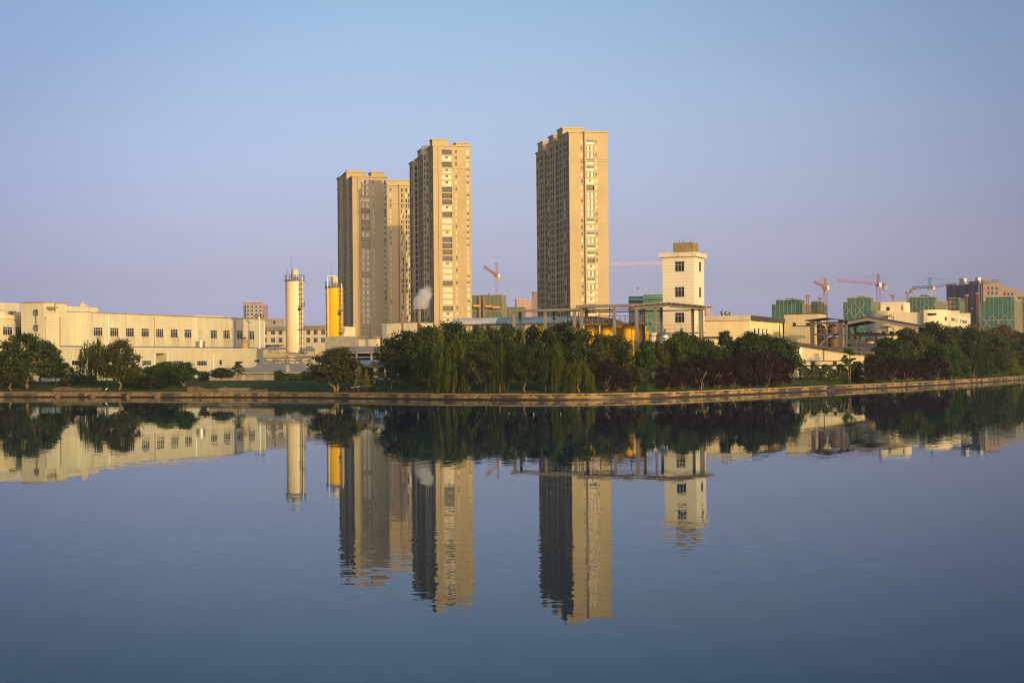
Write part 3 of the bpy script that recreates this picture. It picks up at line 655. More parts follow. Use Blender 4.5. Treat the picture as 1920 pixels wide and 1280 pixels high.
t_ = thing('roof_bin', 'shiny silver cylindrical bin on the annex roof', 'metal bin', q)
m = MB(); m.lathe([(.85, .25), (1.05, .35), (1.1, 1.55), (1.2, 1.6), (1.2, 1.7)]); m.build('drum', ALU, t_, True)
m = MB()
for k in range(4): a = k*1.57+.6; m.tube((.8*math.cos(a), .8*math.sin(a), 0), (.8*math.cos(a), .8*math.sin(a), .35), .08, 6)
m.build('leg', DSTEEL, t_)
m = MB(); m.tube((-.15, 0, 1.7), (-.15, 0, 4.1), .035, 5); m.tube((.35, 0, 1.7), (.35, 0, 4.1), .035, 5); m.tube((-.15, 0, 4.1), (.35, 0, 4.1), .035, 5); m.build('pipe_loop', STEEL, t_)
q = F.w(-2.5, F.y(459, -2.5), ht+.3)
t_ = thing('roof_vent', 'brown barrel shaped roof vent with a cone cap on the annex', 'roof vent', q)
m = MB(); m.lathe([(.78, 0), (.85, .3), (.85, 1.6), (.98, 1.7), (.98, 1.85), (.5, 2.15), (.35, 2.2), (.3, 2.5)], n=18); m.build('barrel', RUSTY, t_, True)
m = MB(); m.lathe([(.55, 2.5), (.5, 2.6), (.05, 2.9)], n=16); m.build('cap', ROOFD, t_, True)
# floodlight mast
q = P(486.5, 655, 402); q.z = F.o.z+ht if False else 2.0
t_ = thing('floodlight_mast', 'tall white floodlight mast with a crossbar of lamps by the annex end', 'light mast', (q.x, q.y, 2.0))
zt = zrow(q.x, q.y, 592)-2
m = MB(); m.tube((0, 0, 0), (0, 0, zt), .32, 10, .2); m.build('mast', WHITEP, t_)
m = MB(); m.box(-1.15, 1.15, -.06, .06, zt-.3, zt-.15); m.build('crossbar', STEEL, t_)
for k in range(4):
    m = MB(); xx = -1.05+k*.7; m.box(xx-.22, xx+.22, -.35, -.062, zt-.2, zt+.15); m.build('floodlight', DSTEEL, t_)

# block at the far left edge
F = Fr(-80, 322, GR)
root = F.thing('factory_wing', 'cream wing at the left edge with a setback upper floor', 'factory building')
ye = F.y(46); h1 = F.z(599, 0, ye); h2 = F.z(570.5, -5, ye); pr = ('r', 0.0)
w1 = [wrect(F, 6, 24, 612.5, 628.5), wrect(F, 30, 45, 612.5, 628.5), wrect(F, -25, -8, 612, 628)]
m = MB(); body(m, -18, 0, 0, ye, 0, h1, right=w1)
wu = wrect(F, 16, 31, 583, 590, -5); y38 = F.y(38.5, -5)
body(m, -18, -5, 0, y38, h1+.003, h2, right=[wu]); m.build('wall', CREAM, root)
m = MB(); m.box(-18.1, -4.85, -.1, y38+.1, h2+.004, h2+.25); m.box(-4.9, .15, -.1, ye, h1+.004, h1+.9); m.build('roof_coping', CREAM2, root)
for r in w1: window(root, pr, r, 'factory')
window(root, ('r', -5.0), wu, 'bars')
u = F.fy(27, 605); downpipe(root, pr, u[0], 1, u[1])
cy = F.y(3, -2.5); zt = F.z(581, -2.5, cy)
t_ = thing('roof_water_tank', 'stained pot bellied water tank on the left wing roof', 'water tank', F.w(-2.5, cy, h1+.003))
k = zt-h1; m = MB(); m.lathe([(1.15, 0), (1.2, k*.6), (.9, k*.8), (.5, k*.92), (.2, k)], n=18); m.build('tank', TANKOLD, t_, True)

# cream block behind the silos
F = Fr(622, 440, GR)
root = F.thing('office_block', 'cream two storey office block with stained roof edge behind the silos', 'office building')
x0 = F.x(492); h = F.z(612.5, F.x(560)); pf = ('f', 0.0); wr = []
for a, c in ((493, 500), (507.5, 515.5), (521.5, 529.5), (574, 581.3), (587.5, 595.5), (601.5, 609)):
    for t_, b_ in ((618.3, 627.3), (633, 642)):
        u0, z1 = F.fx(a, t_); u1, z0 = F.fx(c, b_); wr.append((u0, u1, z0, z1))
m = MB(); body(m, x0, 0, 0, 14, 0, h, front=wr); m.build('wall', CREAM2, root)
m = MB(); m.box(x0-.2, .2, -.25, -.003, h-1.0, h+.2); m.build('roof_edge', CONC, root)
xa, xb = F.x(494, 1.5), F.x(533, 1.5); h2 = F.z(597, xb, 1.5); u0, z1 = F.fx(512, 601, 1.5); u1, z0 = F.fx(516, 607.5, 1.5)
m = MB(); body(m, xa, xb, 1.5, 8, h+.003, h2, front=[(u0, u1, z0, z1)]); m.build('stair_head', CONC2, root)
window(root, ('f', 1.5), (u0, u1, z0, z1), 'slot')
for r in wr: window(root, pf, r, 'grey')
m = MB(); _, z1 = F.fx(510, 646); m.box(F.x(497), F.x(533), -2.5, -.003, z1-.2, z1); m.build('canopy', CONC, root)

# silos
def silo(px, hw, Y, top, label, body_mat, extra):
    q = P(px, 677, Y); base = (q.x, Y, 2.0); r = hw*Y/3000; H = zrow(q.x, Y, top)-2
    t_ = thing('silo', label, 'silo', base, 0, 'tall storage silos')
    m = MB(); m.lathe([(r, 0), (r, H)], n=40); m.build('shell', body_mat, t_, True)
    m = MB(); m.lathe([(r*1.08, H+.004), (r*1.08, H+.35)], n=40); m.build('top_deck', DSTEEL, t_)
    m = MB(); n = 14; pts = [(r*1.05*math.cos(2*math.pi*k/n), r*1.05*math.sin(2*math.pi*k/n), H+.35) for k in range(n+1)]; railing(m, pts, 1.15, 2.5, .045); m.build('railing', STEEL, t_)
    m = MB(); k = r*.36; m.lathe([(k*.9, H+.9), (k, H+1.0), (k, H+2.35), (k*.8, H+2.75), (k*.15, H+3.0), (.1, H+3.3)], .1, 0, 18); m.build('top_tank', TANKOLD, t_, True)
    for j in range(4): a = j*1.57+.4; m = MB(); m.tube((.1+k*.8*math.cos(a), k*.8*math.sin(a), H+.35), (.1+k*.8*math.cos(a), k*.8*math.sin(a), H+1), .09, 5); m.build('tank_leg', DSTEEL, t_)
    # caged ladder on the right side
    m = MB(); ang = R(-48); lx, ly = r*math.cos(ang), r*math.sin(ang); ox, oy = math.cos(ang), math.sin(ang)
    for s_ in (-.25, .25): m.tube((lx+ox*.25-oy*s_, ly+oy*.25+ox*s_, .5), (lx+ox*.25-oy*s_, ly+oy*.25+ox*s_, H+1.2), .05, 4)
    z = .7
    while z < H: m.tube((lx+ox*.25-oy*.25, ly+oy*.25+ox*.25, z), (lx+ox*.25+oy*.25, ly+oy*.25-ox*.25, z), .035, 4); z += .6
    m.build('ladder', DSTEEL, t_)
    m = MB(); z = 2.5
    while z < H:
        prev = None
        for j in range(9):
            a = -math.pi/2+math.pi*j/8; q_ = (lx+ox*(.3+.85*math.cos(a))-oy*.5*math.sin(a), ly+oy*(.3+.85*math.cos(a))+ox*.5*math.sin(a), z)
            if prev: m.tube(prev, q_, .06, 4)
            prev = q_
        z += 1.15
    for a in (0, .8, -.8): m.tube((lx+ox*(.3+.85*math.cos(a))-oy*.5*math.sin(a), ly+oy*(.3+.85*math.cos(a))+ox*.5*math.sin(a), 2.5), (lx+ox*(.3+.85*math.cos(a))-oy*.5*math.sin(a), ly+oy*(.3+.85*math.cos(a))+ox*.5*math.sin(a), H), .03, 4)
    m.build('ladder_cage', DSTEEL, t_)
    for z in (H*.22, H*.5, H*.74):
        m = MB(); m.box(lx-.3, lx+1.1, ly-.9, ly+.5, z, z+.12); railing(m, [(lx+1.05, ly-.85, z+.12), (lx+1.05, ly+.45, z+.12)], 1, .6, .04); m.build('landing', DSTEEL, t_)
    for z in (H*.18, H*.71):
        m = MB(); a = R(-55); m.tube((r*.98*math.cos(a), r*.98*math.sin(a), z), (r*1.14*math.cos(a), r*1.14*math.sin(a), z), .38, 14); m.build('manhole', ROOFD, t_)
    # riser pipe with clamps on the left
    m = MB(); a = R(180+50); m.tube((r*1.06*math.cos(a), r*1.06*math.sin(a), .3), (r*1.06*math.cos(a), r*1.06*math.sin(a), H+2.9), .12, 8)
    z = 1.5
    while z < H: m.box(r*1.06*math.cos(a)-.32, r*1.06*math.cos(a)+.32, r*1.06*math.sin(a)-.3, r*1.06*math.sin(a)+.3, z, z+.16); z += 2.4
    if extra: m.tube((r*1.06*math.cos(a), r*1.06*math.sin(a), H+2.9), (0.1, -.2, H+2.9), .1, 8)
    m.build('riser_pipe', RUSTY if not extra else PALE, t_)
    m = MB(); m.tube((-r*.35, 0, H+.35), (-r*.35, 0, H+6.2), .06, 5, .03); m.build('lightning_rod', DSTEEL, t_)
    m = MB(); m.tube((r*.9, -r*.75, .3), (r*.9, -r*.75, H+1.0), .13, 8); m.build('side_pipe', WHITEP, t_)
    return t_, r, H
silo(553.5, 17.3, 376, 527.5, 'tall white silo with a caged ladder and small tank on top', WHITET, False)
t_, r, H = silo(628, 16.5, 388, 540, 'yellow silo streaked with pale bands beside the left tower', YELLOW, True)
for a0, a1 in ((-139, -122),):
    m = MB()
    for k in range(6):
        b0, b1 = R(a0+(a1-a0)*k/6), R(a0+(a1-a0)*(k+1)/6)
        m.quad((r*1.004*math.cos(b0), r*1.004*math.sin(b0), .1), (r*1.004*math.cos(b1), r*1.004*math.sin(b1), .1), (r*1.004*math.cos(b1), r*1.004*math.sin(b1), H-.1), (r*1.004*math.cos(b0), r*1.004*math.sin(b0), H-.1))
    m.build('pale_band', WHITET, t_, True)

# low concrete block in front of the yellow silo
F = Fr(705.5, 374, GR)
root = F.thing('concrete_block', 'low grey concrete building at the foot of the yellow silo, cream right bay', 'low building')
xa, xm = F.x(610), F.x(672); h = F.z(630, xm)
m = MB(); m.box(xa, xm, 0, 8, 0, h); m.build('wall', CONC2, root)
m = MB(); m.box(xm+.003, 0, .5, 8, 0, h-.5); m.build('cream_bay', CREAM2, root)
m = MB(); m.box(xm+.1, .3, -.1, 8.2, h-.49, h-.1); m.build('roof', CONC, root)
downpipe(root, ('f', .5), F.x(689), .5, h-1)
# sloped sheds
def shed(px, Y, rz, xl, rows, depth, label, roof_mat, back=None, posts=(), name='open_shed', wall=None, cat='shed'):
    """monopitch roof: rows = (front eave row, back ridge row)"""
    F = Fr(px, Y, rz); root = F.thing(name, label, cat)
    x0 = F.x(xl); ze = F.z(rows[0], x0/2); zr = F.z(rows[1], x0/2, depth)
    m = MB(); m.slab([(x0-.3, -.6, ze), (.3, -.6, ze), (.3, depth, zr), (x0-.3, depth, zr)], .22); m.build('roof', roof_mat, root)
    zs = ze-.24
    if back: m = MB(); m.box(x0, 0, depth-.4, depth-.2, 0, zr-.24); m.build('back_wall', back, root)
    for p_ in posts:
        xx = F.x(p_); m = MB(); m.box(xx-.18, xx+.18, .1, .46, 0, zs); m.build('post', CONC2, root)
    if wall: m = MB(); m.box(x0, 0, 0, .35, 0, zs); m.build('front_wall', wall, root)
    return F, root, x0, ze
F, root, x0, ze = shed(745, 340, -8, 600, (660.5, 649), 14, 'open shed with a brown sheet roof below the yellow silo', ROOFG, DARKIN, (612, 640, 668, 696, 725))
m = MB(); z = F.z(668.5, x0/2); m.box(x0, 0, .1, .3, z-.25, z); m.build('beam', STEEL, root)
shed(742, 322, -8, 662, (685, 674.5), 9, 'lean-to shed with a blue metal roof behind three young yellow trees', BLUER, DARKIN, (702, 722), 'lean_to_shed')
# stained boundary shed near the bank
F, root, x0, ze = shed(602, 301, -4, 392, (698, 688.5), 9, 'long low shed with a stained concrete wall behind the dark hedge', ROOFG, None, (), 'walled_shed', CONC)
for px in (456, 497, 540):
    m = MB(); xx = F.x(px); m.box(xx-.3, xx+.3, -.12, -.003, 0, ze-.3); m.build('buttress', CONC2, root)
m = MB(); xx = F.x(538); m.box(xx-.35, xx+.35, .5, 1.2, ze-.3, ze+1.4); m.build('chimney', CONC2, root)
m = MB(); xx = F.x(x0 if False else 425); m.slab([(F.x(392)-.4, -.7, ze+.03), (F.x(432), -.7, ze+.03), (F.x(432), 2.5, ze+.42), (F.x(392)-.4, 2.5, ze+.42)], .12)
m.build('blue_sheeting', BLUER, root)
shed(562, 318, -12, 472, (690, 681), 7, 'small grey sheet roof tucked against the annex end', ROOFG, None, (476, 500, 530, 556), 'sheet_roof')
# gabled roof beside the white silo
F = Fr(556, 352, -10); root = F.thing('gable_shed', 'low brown gable roof at the foot of the white silo', 'shed')
x0 = F.x(494); zr = F.z(660); ze = F.z(668)
m = MB(); xm = x0*.45
m.slab([(x0, -.5, ze+.9), (xm, -.5, zr+.0), (xm, 10, zr), (x0, 10, ze+.9)], .2); m.slab([(xm+.002, -.5, zr), (.8, -.5, ze-.1), (.8, 10, ze-.1), (xm+.002, 10, zr)], .2); m.build('roof', ROOFG, root)
for xx in (x0+.4, xm, -.3):
    m = MB(); m.box(xx-.15, xx+.15, -.2, .1, 0, ze-.35); m.build('post', STEEL, root)
# pipe rack
q0, q1 = P(494, 666.5, 334), P(606, 666.3, 334)
root = thing('pipe_rack', 'steel pipe rack carrying a yellow pipe beside the annex', 'pipe rack', (q0.x, 334, 2.0))
Lx = q1.x-q0.x; zy = zrow(q0.x, 334, 666.3)-2; zd = zrow(q0.x, 334, 670.6)-2; zb = zrow(q0.x, 334, 683)-2
m = MB(); m.tube((0, 0, zy), (Lx, 0, zy), .13, 8); m.build('yellow_pipe', OCHRE, root)
m = MB(); m.box(0, Lx, -.15, .15, zd-.18, zd+.1); m.build('beam', DSTEEL, root)
m = MB(); m.tube((0, .5, zd-.5), (Lx, .5, zd-.5), .09, 6); m.tube((0, .2, zb), (Lx, .2, zb), .08, 6); m.tube((0, .9, (zd+zb)/2), (Lx*.8, .9, (zd+zb)/2), .14, 6); m.build('lower_pipes', PALE, root)
rnd = random.Random(5)
for k in range(6):
    m = MB(); xx = Lx*k/5; m.box(xx-.12, xx+.12, -.12, .12, 0, zd-.2); m.build('post', STEEL, root)
m = MB()
for k in range(5): a, c = Lx*k/5, Lx*(k+1)/5; m.tube((a, 0, zb), (c, 0, zd-.2), .07, 4); m.tube((a, .1, zd-.2), (c, .1, zb), .07, 4)
for k in range(26): xx = rnd.uniform(0, Lx*.75); zz = rnd.uniform(zb, zd-.5); m.tube((xx, .6, zz), (xx+rnd.uniform(.4, 1.3), .6+rnd.uniform(-.4, .4), zz+rnd.uniform(-.3, .3)), rnd.uniform(.06, .14), 5)
m.build('bracing', STEEL, root)
# cooling units on roofs
def cooler(px, Y, w_, row, row2, label):
    q = P(px, row2, Y); zt = zrow(q.x, Y, row)-q.z; w = w_*Y/3000
    t_ = thing('cooling_unit', label, 'cooling unit', q, R(-15))
    m = MB()
    for sx_ in (-1, 1):
        for sy_ in (-1, 1): m.tube((sx_*w*.45, sy_*.7, -q.z+2 if False else 0), (sx_*w*.45, sy_*.7, zt*.8), .07, 5)
    m.box(-w/2, w/2, -.8, .8, zt*.45, zt*.55); m.tube((-w/2, -.75, zt*.05), (w/2, -.75, zt*.45), .06, 5); m.build('frame', DSTEEL, t_)
    m = MB(); m.box(-w*.42, w*.42, -.7, .7, zt*.56, zt*.86); m.build('casing', PIPEB, t_)
    m = MB(); m.lathe([(w*.3, zt*.863), (w*.34, zt)], n=14); m.build('fan_ring', DSTEEL, t_)
cooler(512, 354, 16, 648, 661, 'dark cooling unit on a frame behind the annex end')
cooler(580, 372, 18, 650, 664, 'dark cooling unit between the two silos')
q = P(592, 677, 372)
# white block and chimneys
F = Fr(782.5, 372, GR)
root = F.thing('plain_block', 'plain cream tiled block behind the trees with two thin chimneys', 'factory building')
x0 = F.x(717); h = F.z(605); m = MB(); body(m, x0, 0, 0, 9, 0, h); m.build('wall', CREAM2, root)
m = MB(); m.box(x0-.1, .1, -.1, 9, h+.004, h+.18); m.build('roof_coping', CONC, root)
m = MB(); xx = F.x(766); m.box(xx-.25, xx+.25, -.06, -.003, .2, h-.05); m.build('pale_seam', mat('pale_green_seam', (.5, .55, .42), .8), root)
def chimney(px, hw, Y, top, label):
    q = P(px, 677, Y); r = hw*Y/3000; H = zrow(q.x, Y, top)-2
    t_ = thing('factory_chimney', label, 'chimney', (q.x, Y, 2.0), 0, 'thin brown factory chimneys')
    m = MB(); m.lathe([(r*1.15, 0), (r, H*.4), (r, H-.15)], n=18); m.build('stack', mat('brown_stack', (.22, .15, .09), .75, var=.2, vscale=1, streak=.4), t_, True)
    m = MB(); m.lathe([(r*1.12, H-.15), (r*1.12, H)], n=18); m.build('rim', ROOFD, t_)
    return q.x, Y, H+2
chimney(755.3, 2.2, 362, 589, 'thin brown chimney without smoke in front of the plain block')
SMOKE = chimney(786.5, 3.6, 362, 580, 'thicker brown chimney giving off white smoke')
# ------------------------------------------------------------------ canopies, tanks and tower on the right
F = Fr(1152, 285, GR)
root = F.thing('steel_canopy', 'long grey steel canopy on tall posts over the yellow tanks', 'canopy')
def post(F, root, px, y, row, wd=.5, mt=STEEL):
    xx = F.x(px, y); z = F.z(row, xx, y); m = MB(); m.box(xx-wd/2, xx+wd/2, y, y+wd*.8, 0, z); m.build('post', mt, root); return xx, z
for px in (963, 1022, 1077): post(F, root, px, 0, 583)
for px in (975, 1039): post(F, root, px, 3.6, 584, .45, DSTEEL)
for px in (1090, 1152, 1193.5): post(F, root, px, 0, 577)
for px in (1100, 1207): post(F, root, px, 3.8, 577, .45, DSTEEL)
xa, xb = F.x(956), F.x(1087); za = F.z(579.3, F.x(1022))
m = MB(); m.slab([(xa, -.3, za), (xb, -.3, za), (xb, 4.4, za+.1), (xa, 4.4, za+.1)], .42); m.build('lower_beam', STEEL, root)
xa, xb = F.x(1081.5), F.x(1186); zu = F.z(570.8, F.x(1140))
m = MB(); m.slab([(xa, -.35, zu), (xb, -.35, zu), (xb, 4.6, zu+.1), (xa, 4.6, zu+.1)], .5); m.build('upper_beam', STEEL, root)
m = MB(); zz = zu-.9; m.tube((xa, .3, zz), (xb, .3, zz), .09, 6); m.tube((xa, 3.9, zz-.3), (F.x(1320, 3.9), 3.9, zz-.3), .1, 6); m.build('pipe', DSTEEL, root)
m = MB(); xq, z1 = F.fx(1023, 600); xw_, z0 = F.fx(1043, 608)
m.tube((F.x(1026), .3, F.z(597, xq)), (F.x(1044), 1.2, F.z(606, xq)), .08, 5); m.build('brace', STEEL, root)
# gently pitched roof in front of the white tower
F2 = Fr(1316, 281, GR)
root = F2.thing('pitched_canopy', 'low pitched metal canopy roof crossing in front of the white tower', 'canopy')
for px, y in ((1229, 0), (1312.5, 0), (1316.5, .8)): post(F2, root, px, y, 574, .42)
for px in (1240, 1299): post(F2, root, px, 4.2, 577, .45, DSTEEL)
pts = [F2.fx(px, py) for px, py in ((1183, 571.8), (1256, 566.2), (1325, 572.8))]
for (xa, za), (xb, zb) in zip(pts, pts[1:]):
    m = MB(); m.slab([(xa+.002, -1.0, za), (xb, -1.0, zb), (xb, 5.5, zb), (xa+.002, 5.5, za)], .16); m.build('roof', ROOFG, root)
    m = MB(); m.hexa([(xa+.003, -.5, za-.95), (xb, -.5, zb-.75), (xb, -.2, zb-.75), (xa+.003, -.2, za-.95), (xa+.003, -.5, za-.17), (xb, -.5, zb-.17), (xb, -.2, zb-.17), (xa+.003, -.2, za-.17)])
    n = 7
    for k in range(n): u = xa+(xb-xa)*(k+.5)/n; z = za+(zb-za)*(k+.5)/n; m.box(u-.07, u+.07, -1.0, 5.4, z-.32, z-.163)
    m.build('rafter', STEEL, root)
# service platform and yellow tanks
FP = Fr(1152, 287, GR)
root = FP.thing('tank_platform', 'steel walkway with railings above the row of yellow tanks', 'platform')
xa, xb = FP.x(1036), FP.x(1217); zp = FP.z(606, FP.x(1120))
m = MB(); m.box(xa, xb, -1.2, 1.8, zp-.42, zp); m.build('deck', mat('brown_deck', (.13, .10, .06), .8, var=.3), root)
m = MB(); railing(m, [(xa, -1.1, zp), (xb, -1.1, zp)], 1.25, 1.0, .04); m.build('railing', STEEL, root)
m = MB(); railing(m, [(xa, 1.7, zp), (xb, 1.7, zp)], 1.25, 1.2, .04); m.build('railing', STEEL, root)
rnd = random.Random(9); m = MB()
for px in (1064, 1084, 1123, 1143, 1181, 1205):
    u = FP.x(px); m.tube((u, .3, zp), (u, .3, zp+rnd.uniform(1.6, 3.0)), .09, 6)
m.tube((FP.x(1060), .3, zp+2.3), (FP.x(1150), .3, zp+2.3), .07, 5)
for k in range(20): u = rnd.uniform(xa, xb); m.box(u-.2, u+.2, -.4, .2, zp, zp+rnd.uniform(.2, .6))
m.build('pipework', DSTEEL, root)
tl = {1017: 'leftmost yellow tank, alone beside the lower canopy post', 1082: 'yellow tank half hidden by the canopy posts above the big dark tree', 1110: 'rust streaked yellow tank right of the canopy corner post',
      1138: 'yellow tank behind the middle canopy post', 1162: 'narrow orange yellow tank set back between two larger ones', 1178.5: 'broad yellow tank that shows lowest above the trees', 1204: 'rightmost tall yellow tank beside the round green tree', 1214: 'short orange yellow tank at the platform end'}
for px, hw, y, row in ((1017, 12.5, 3, 611.5), (1082, 9, 2.5, 609), (1110, 13, 2.2, 608.8), (1138, 12, 1.9, 608.5), (1162, 7, 4.5, 609), (1178.5, 12.2, 1.8, 608.5), (1204, 8, 3.2, 609), (1214, 6, 6, 620)):
    xx = FP.x(px, y); q = FP.w(xx, y, 0); r = hw*q.y/3000; z = FP.z(row, xx, y)
    t_ = thing('yellow_tank', tl[px], 'storage tank', q, 0, 'yellow tanks under the walkway')
    m = MB(); m.lathe([(r, 0), (r, z-.35), (r*.8, z-.1), (r*.3, z)], n=32); m.build('shell', YELLOW, t_, True)
    m = MB(); m.lathe([(r*1.02, z*.93), (r*1.02, z*.93+.12)], n=32); m.build('rim', OCHRE, t_)
    m = MB(); m.tube((r*.5, -r*.95, .2), (r*.5, -r*.95, z), .09, 6); m.build('side_pipe', OCHRE, t_)
# silver tanks
for px, hw, Y, row, lab, mt in ((1244.5, 14.5, 278, 624, 'shiny silver tank in front of the white tower foot', ALU), (1226, 9, 284, 624, 'brown tank in shade left of the silver tank', TANKOLD), (1276, 15, 285, 622, 'dark domed tank right of the silver tank', TANKOLD)):
    q = P(px, 677, Y); r = hw*Y/3000; z = zrow(q.x, Y, row)-2
    t_ = thing('storage_tank', lab, 'storage tank', (q.x, Y, 2.0))
    m = MB(); m.lathe([(r, 0), (r, z-.4), (r*.75, z-.05), (r*.2, z+.15)], n=32); m.build('shell', mt, t_, True)
    m = MB(); m.lathe([(r*1.03, z-.55), (r*1.03, z-.42)], n=32); m.build('rim', DSTEEL, t_)
    m = MB(); m.tube((r*.2, 0, z+.1), (r*.2, 0, z+.7), .2, 10); m.build('hatch', DSTEEL, t_)
FS = Fr(1312, 280, GR); root = FS.thing('tank_walkway', 'railed steel walkway over the silver tank', 'platform')
xa, xb = FS.x(1217), FS.x(1313); zp = FS.z(623, xa/2)
m = MB(); m.box(xa, xb, 2, 3.4, zp-.2, zp); m.build('deck', STEEL, root)
m = MB(); railing(m, [(xa, 2.05, zp), (xb, 2.05, zp)], 1.4, 1.0, .035); m.build('railing', STEEL, root)
# white stair tower
F = Fr(1303, 296, GR)
root = F.thing('white_tower', 'tall white tiled tower block with a stained concrete tank on its roof', 'tower building')
x0 = F.x(1243.5); ye = F.y(1321.5); h = F.z(480.5); pf, pr = ('f', 0.0), ('r', 0.0); wf, wr = [], []
for t_, b_ in ((490, 509), (538, 557), (586, 605)):
    u0, z1 = F.fx(1265, t_); u1, z0 = F.fx(1283, b_); wf.append((u0, u1, z0, z1))
    u0, z1 = F.fy(1310.8, t_+.5); u1, z0 = F.fy(1315, b_+1); wr.append((u0, u1, z0, z1))
m = MB(); body(m, x0, 0, 0, ye, 0, h, front=wf, right=wr, depth=.3)
m.build('wall', mat('white_tile', (.72, .665, .48), .7, var=.05, streak=.15, streak_col=(.45, .36, .2), line=[('z', .62, .12, .84)]), root)
zt = F.z(472.5); m = MB(); m.box(x0-.5, .5, -.5, ye+.5, h+.003, zt); m.build('parapet', mat('parapet_render', (.66, .60, .45), .85, var=.12, streak=.7, streak_col=(.25, .2, .12)), root)
xa, xb = F.x(1264, 1.5), F.x(1301, 1.5); z2 = F.z(455.5, xa, 1.5)
m = MB(); m.box(xa, xb, 1.5, 1.5+(xb-xa), zt+.003, z2); m.build('roof_tank', mat('mossy_concrete', (.25, .20, .09), .95, var=.3, vscale=.9, streak=1.0, streak_col=(.06, .05, .03)), root)
m = MB()
for k in (.3, .5, .85): u = xa+(xb-xa)*k; m.tube((u, 2, z2), (u, 2, z2+.6), .05, 5)
m.build('roof_pipe', DSTEEL, root)
for r in wf: window(root, pf, r, 'grey')
for r in wr: window(root, pr, r, 'slot')
# cream hall right of the tower
F = Fr(1405, 326, GR)
root = F.thing('cream_hall', 'flat roofed cream hall with tall narrow windows right of the white tower', 'factory building')
x0 = F.x(1315); ye = F.y(1487); h = F.z(600); ht = F.z(591); wr = []
for a, c, t_, b_ in ((1406.2, 1408.8, 614.5, 635), (1413.5, 1417, 615, 635), (1421, 1424.5, 615.5, 635.5), (1428.5, 1432, 616, 636), (1436, 1439, 616.5, 636), (1460.5, 1463, 607.5, 628), (1467.5, 1470.3, 608, 628), (1474, 1477, 608.5, 628.5), (1480.5, 1483, 609, 628.5)):
    u0, z1 = F.fy(a, t_); u1, z0 = F.fy(c, b_); wr.append((u0, u1, z0, z1))
m = MB(); body(m, x0, 0, 0, ye, 0, h, right=wr, depth=.35); m.build('wall', mat('hall_tile', (.82, .68, .36), .8, var=.08, streak=.3, streak_col=(.4, .3, .15), line=[('z', .7, .14, .88)]), root)
m = MB(); m.box(x0, .35, -.35, 0, h+.003, ht); m.build('front_parapet', mat('parapet_cream', (.62, .55, .38), .85, var=.12, streak=.5), root)
m = MB(); m.box(x0, .6, .003, ye+.4, h+.003, ht-.05); m.build('dark_eave', ROOFD, root)
for r in wr: window(root, ('r', 0.0), r, 'slot')
for px in (1405.5, 1427, 1457, 1486): u = F.y(px); downpipe(root, ('r', 0.0), min(u, ye-.1), 1, h-.3)
for px in (1354.5, 1362.5, 1370):
    q = F.w(F.x(px, 4), 4, ht); k = (px-1354.5)*.02
    t_ = thing('roof_ventilator', {1354.5: 'left mushroom ventilator on the cream hall roof', 1362.5: 'middle mushroom ventilator on the cream hall roof', 1370: 'right, slightly lower mushroom ventilator on the cream hall roof'}[px], 'roof vent', q, 0, 'mushroom vents on the hall roof')
    m = MB(); m.tube((0, 0, -.1), (0, 0, 1.0-k), .28, 12); m.build('stem', DSTEEL, t_); m = MB(); m.lathe([(.5, .75-k), (.5, .85-k), (.08, 1.2-k)], n=14); m.build('cap', ALU, t_)
F = Fr(1352, 300, GR); root = F.thing('small_annex', 'small cream annex with a flat dark roof at the foot of the white tower', 'low building')
xa = F.x(1319); h = F.z(634, xa/2); u0, z1 = F.fx(1321, 638.5); u1, z0 = F.fx(1339, 645)
m = MB(); body(m, xa, 0, 0, 6, 0, h, front=[(u0, u1, z0, z1)]); m.build('wall', CREAM2, root); window(root, ('f', 0.0), (u0, u1, z0, z1), 'grey')
m = MB(); m.box(xa-.3, .3, -.4, 6, h+.003, h+.3); m.build('roof', ROOFD, root)
# long barrel canopy in front of the middle tower
F = Fr(1143, 345, GR)
root = F.thing('barrel_canopy', 'long curved canopy roof, sunlit white at the left end and blue to the right', 'canopy')
x0 = F.x(845); xm = F.x(930); zt_ = F.z(594, F.x(960)); zb_ = zt_-1.35; n = 10; w = 5.5
def arc(xa, xb, mt, nm, taper=0):
    m = MB(); prev = None
    for k in range(n+1):
        a = math.pi*k/n; y = w/2-w/2*math.cos(a); z = zb_+(zt_-zb_)*math.sin(a)
        c = ((xa, y, z), (xb, y, z-taper*math.sin(a)*.6))
        if prev: m.quad(prev[0], prev[1], c[1], c[0]); m.quad((prev[0][0], prev[0][1], prev[0][2]-.1), (c[0][0], c[0][1], c[0][2]-.1), (c[1][0], c[1][1], c[1][2]-.1), (prev[1][0], prev[1][1], prev[1][2]-.1))
        prev = c
    return m.build(nm, mt, root, True)
arc(x0, xm, PALER, 'sunlit_roof'); xe = F.x(1094); arc(xm+.003, xe, BLUER, 'blue_roof', 0); arc(xe+.003, 0, ROOFD, 'shaded_end', 1.2)  # white end carries sunlight, dark end the underside's shade, both as colour
m = MB(); m.box(x0, -.1, .05, .3, zb_-.35, zb_-.02); m.box(x0, -.1, w-.3, w-.05, zb_-.35, zb_-.02); m.build('eaves_beam', DSTEEL, root)
for px in (850, 891, 914, 951, 1000, 1060, 1120):
    xx = F.x(px, 2); m = MB(); m.box(xx-.22, xx+.22, 2.3, 2.7, 0, zb_+.3); m.box(xx-.12, xx+.12, .2, w-.2, zb_-.3, zb_-.06); m.build('post', DSTEEL, root)
m = MB(); z = F.z(604.5, F.x(900)); m.box(x0-.5, F.x(1000), 3.2, 3.6, z-.4, z); m.build('tie_beam', CREAM2, root)
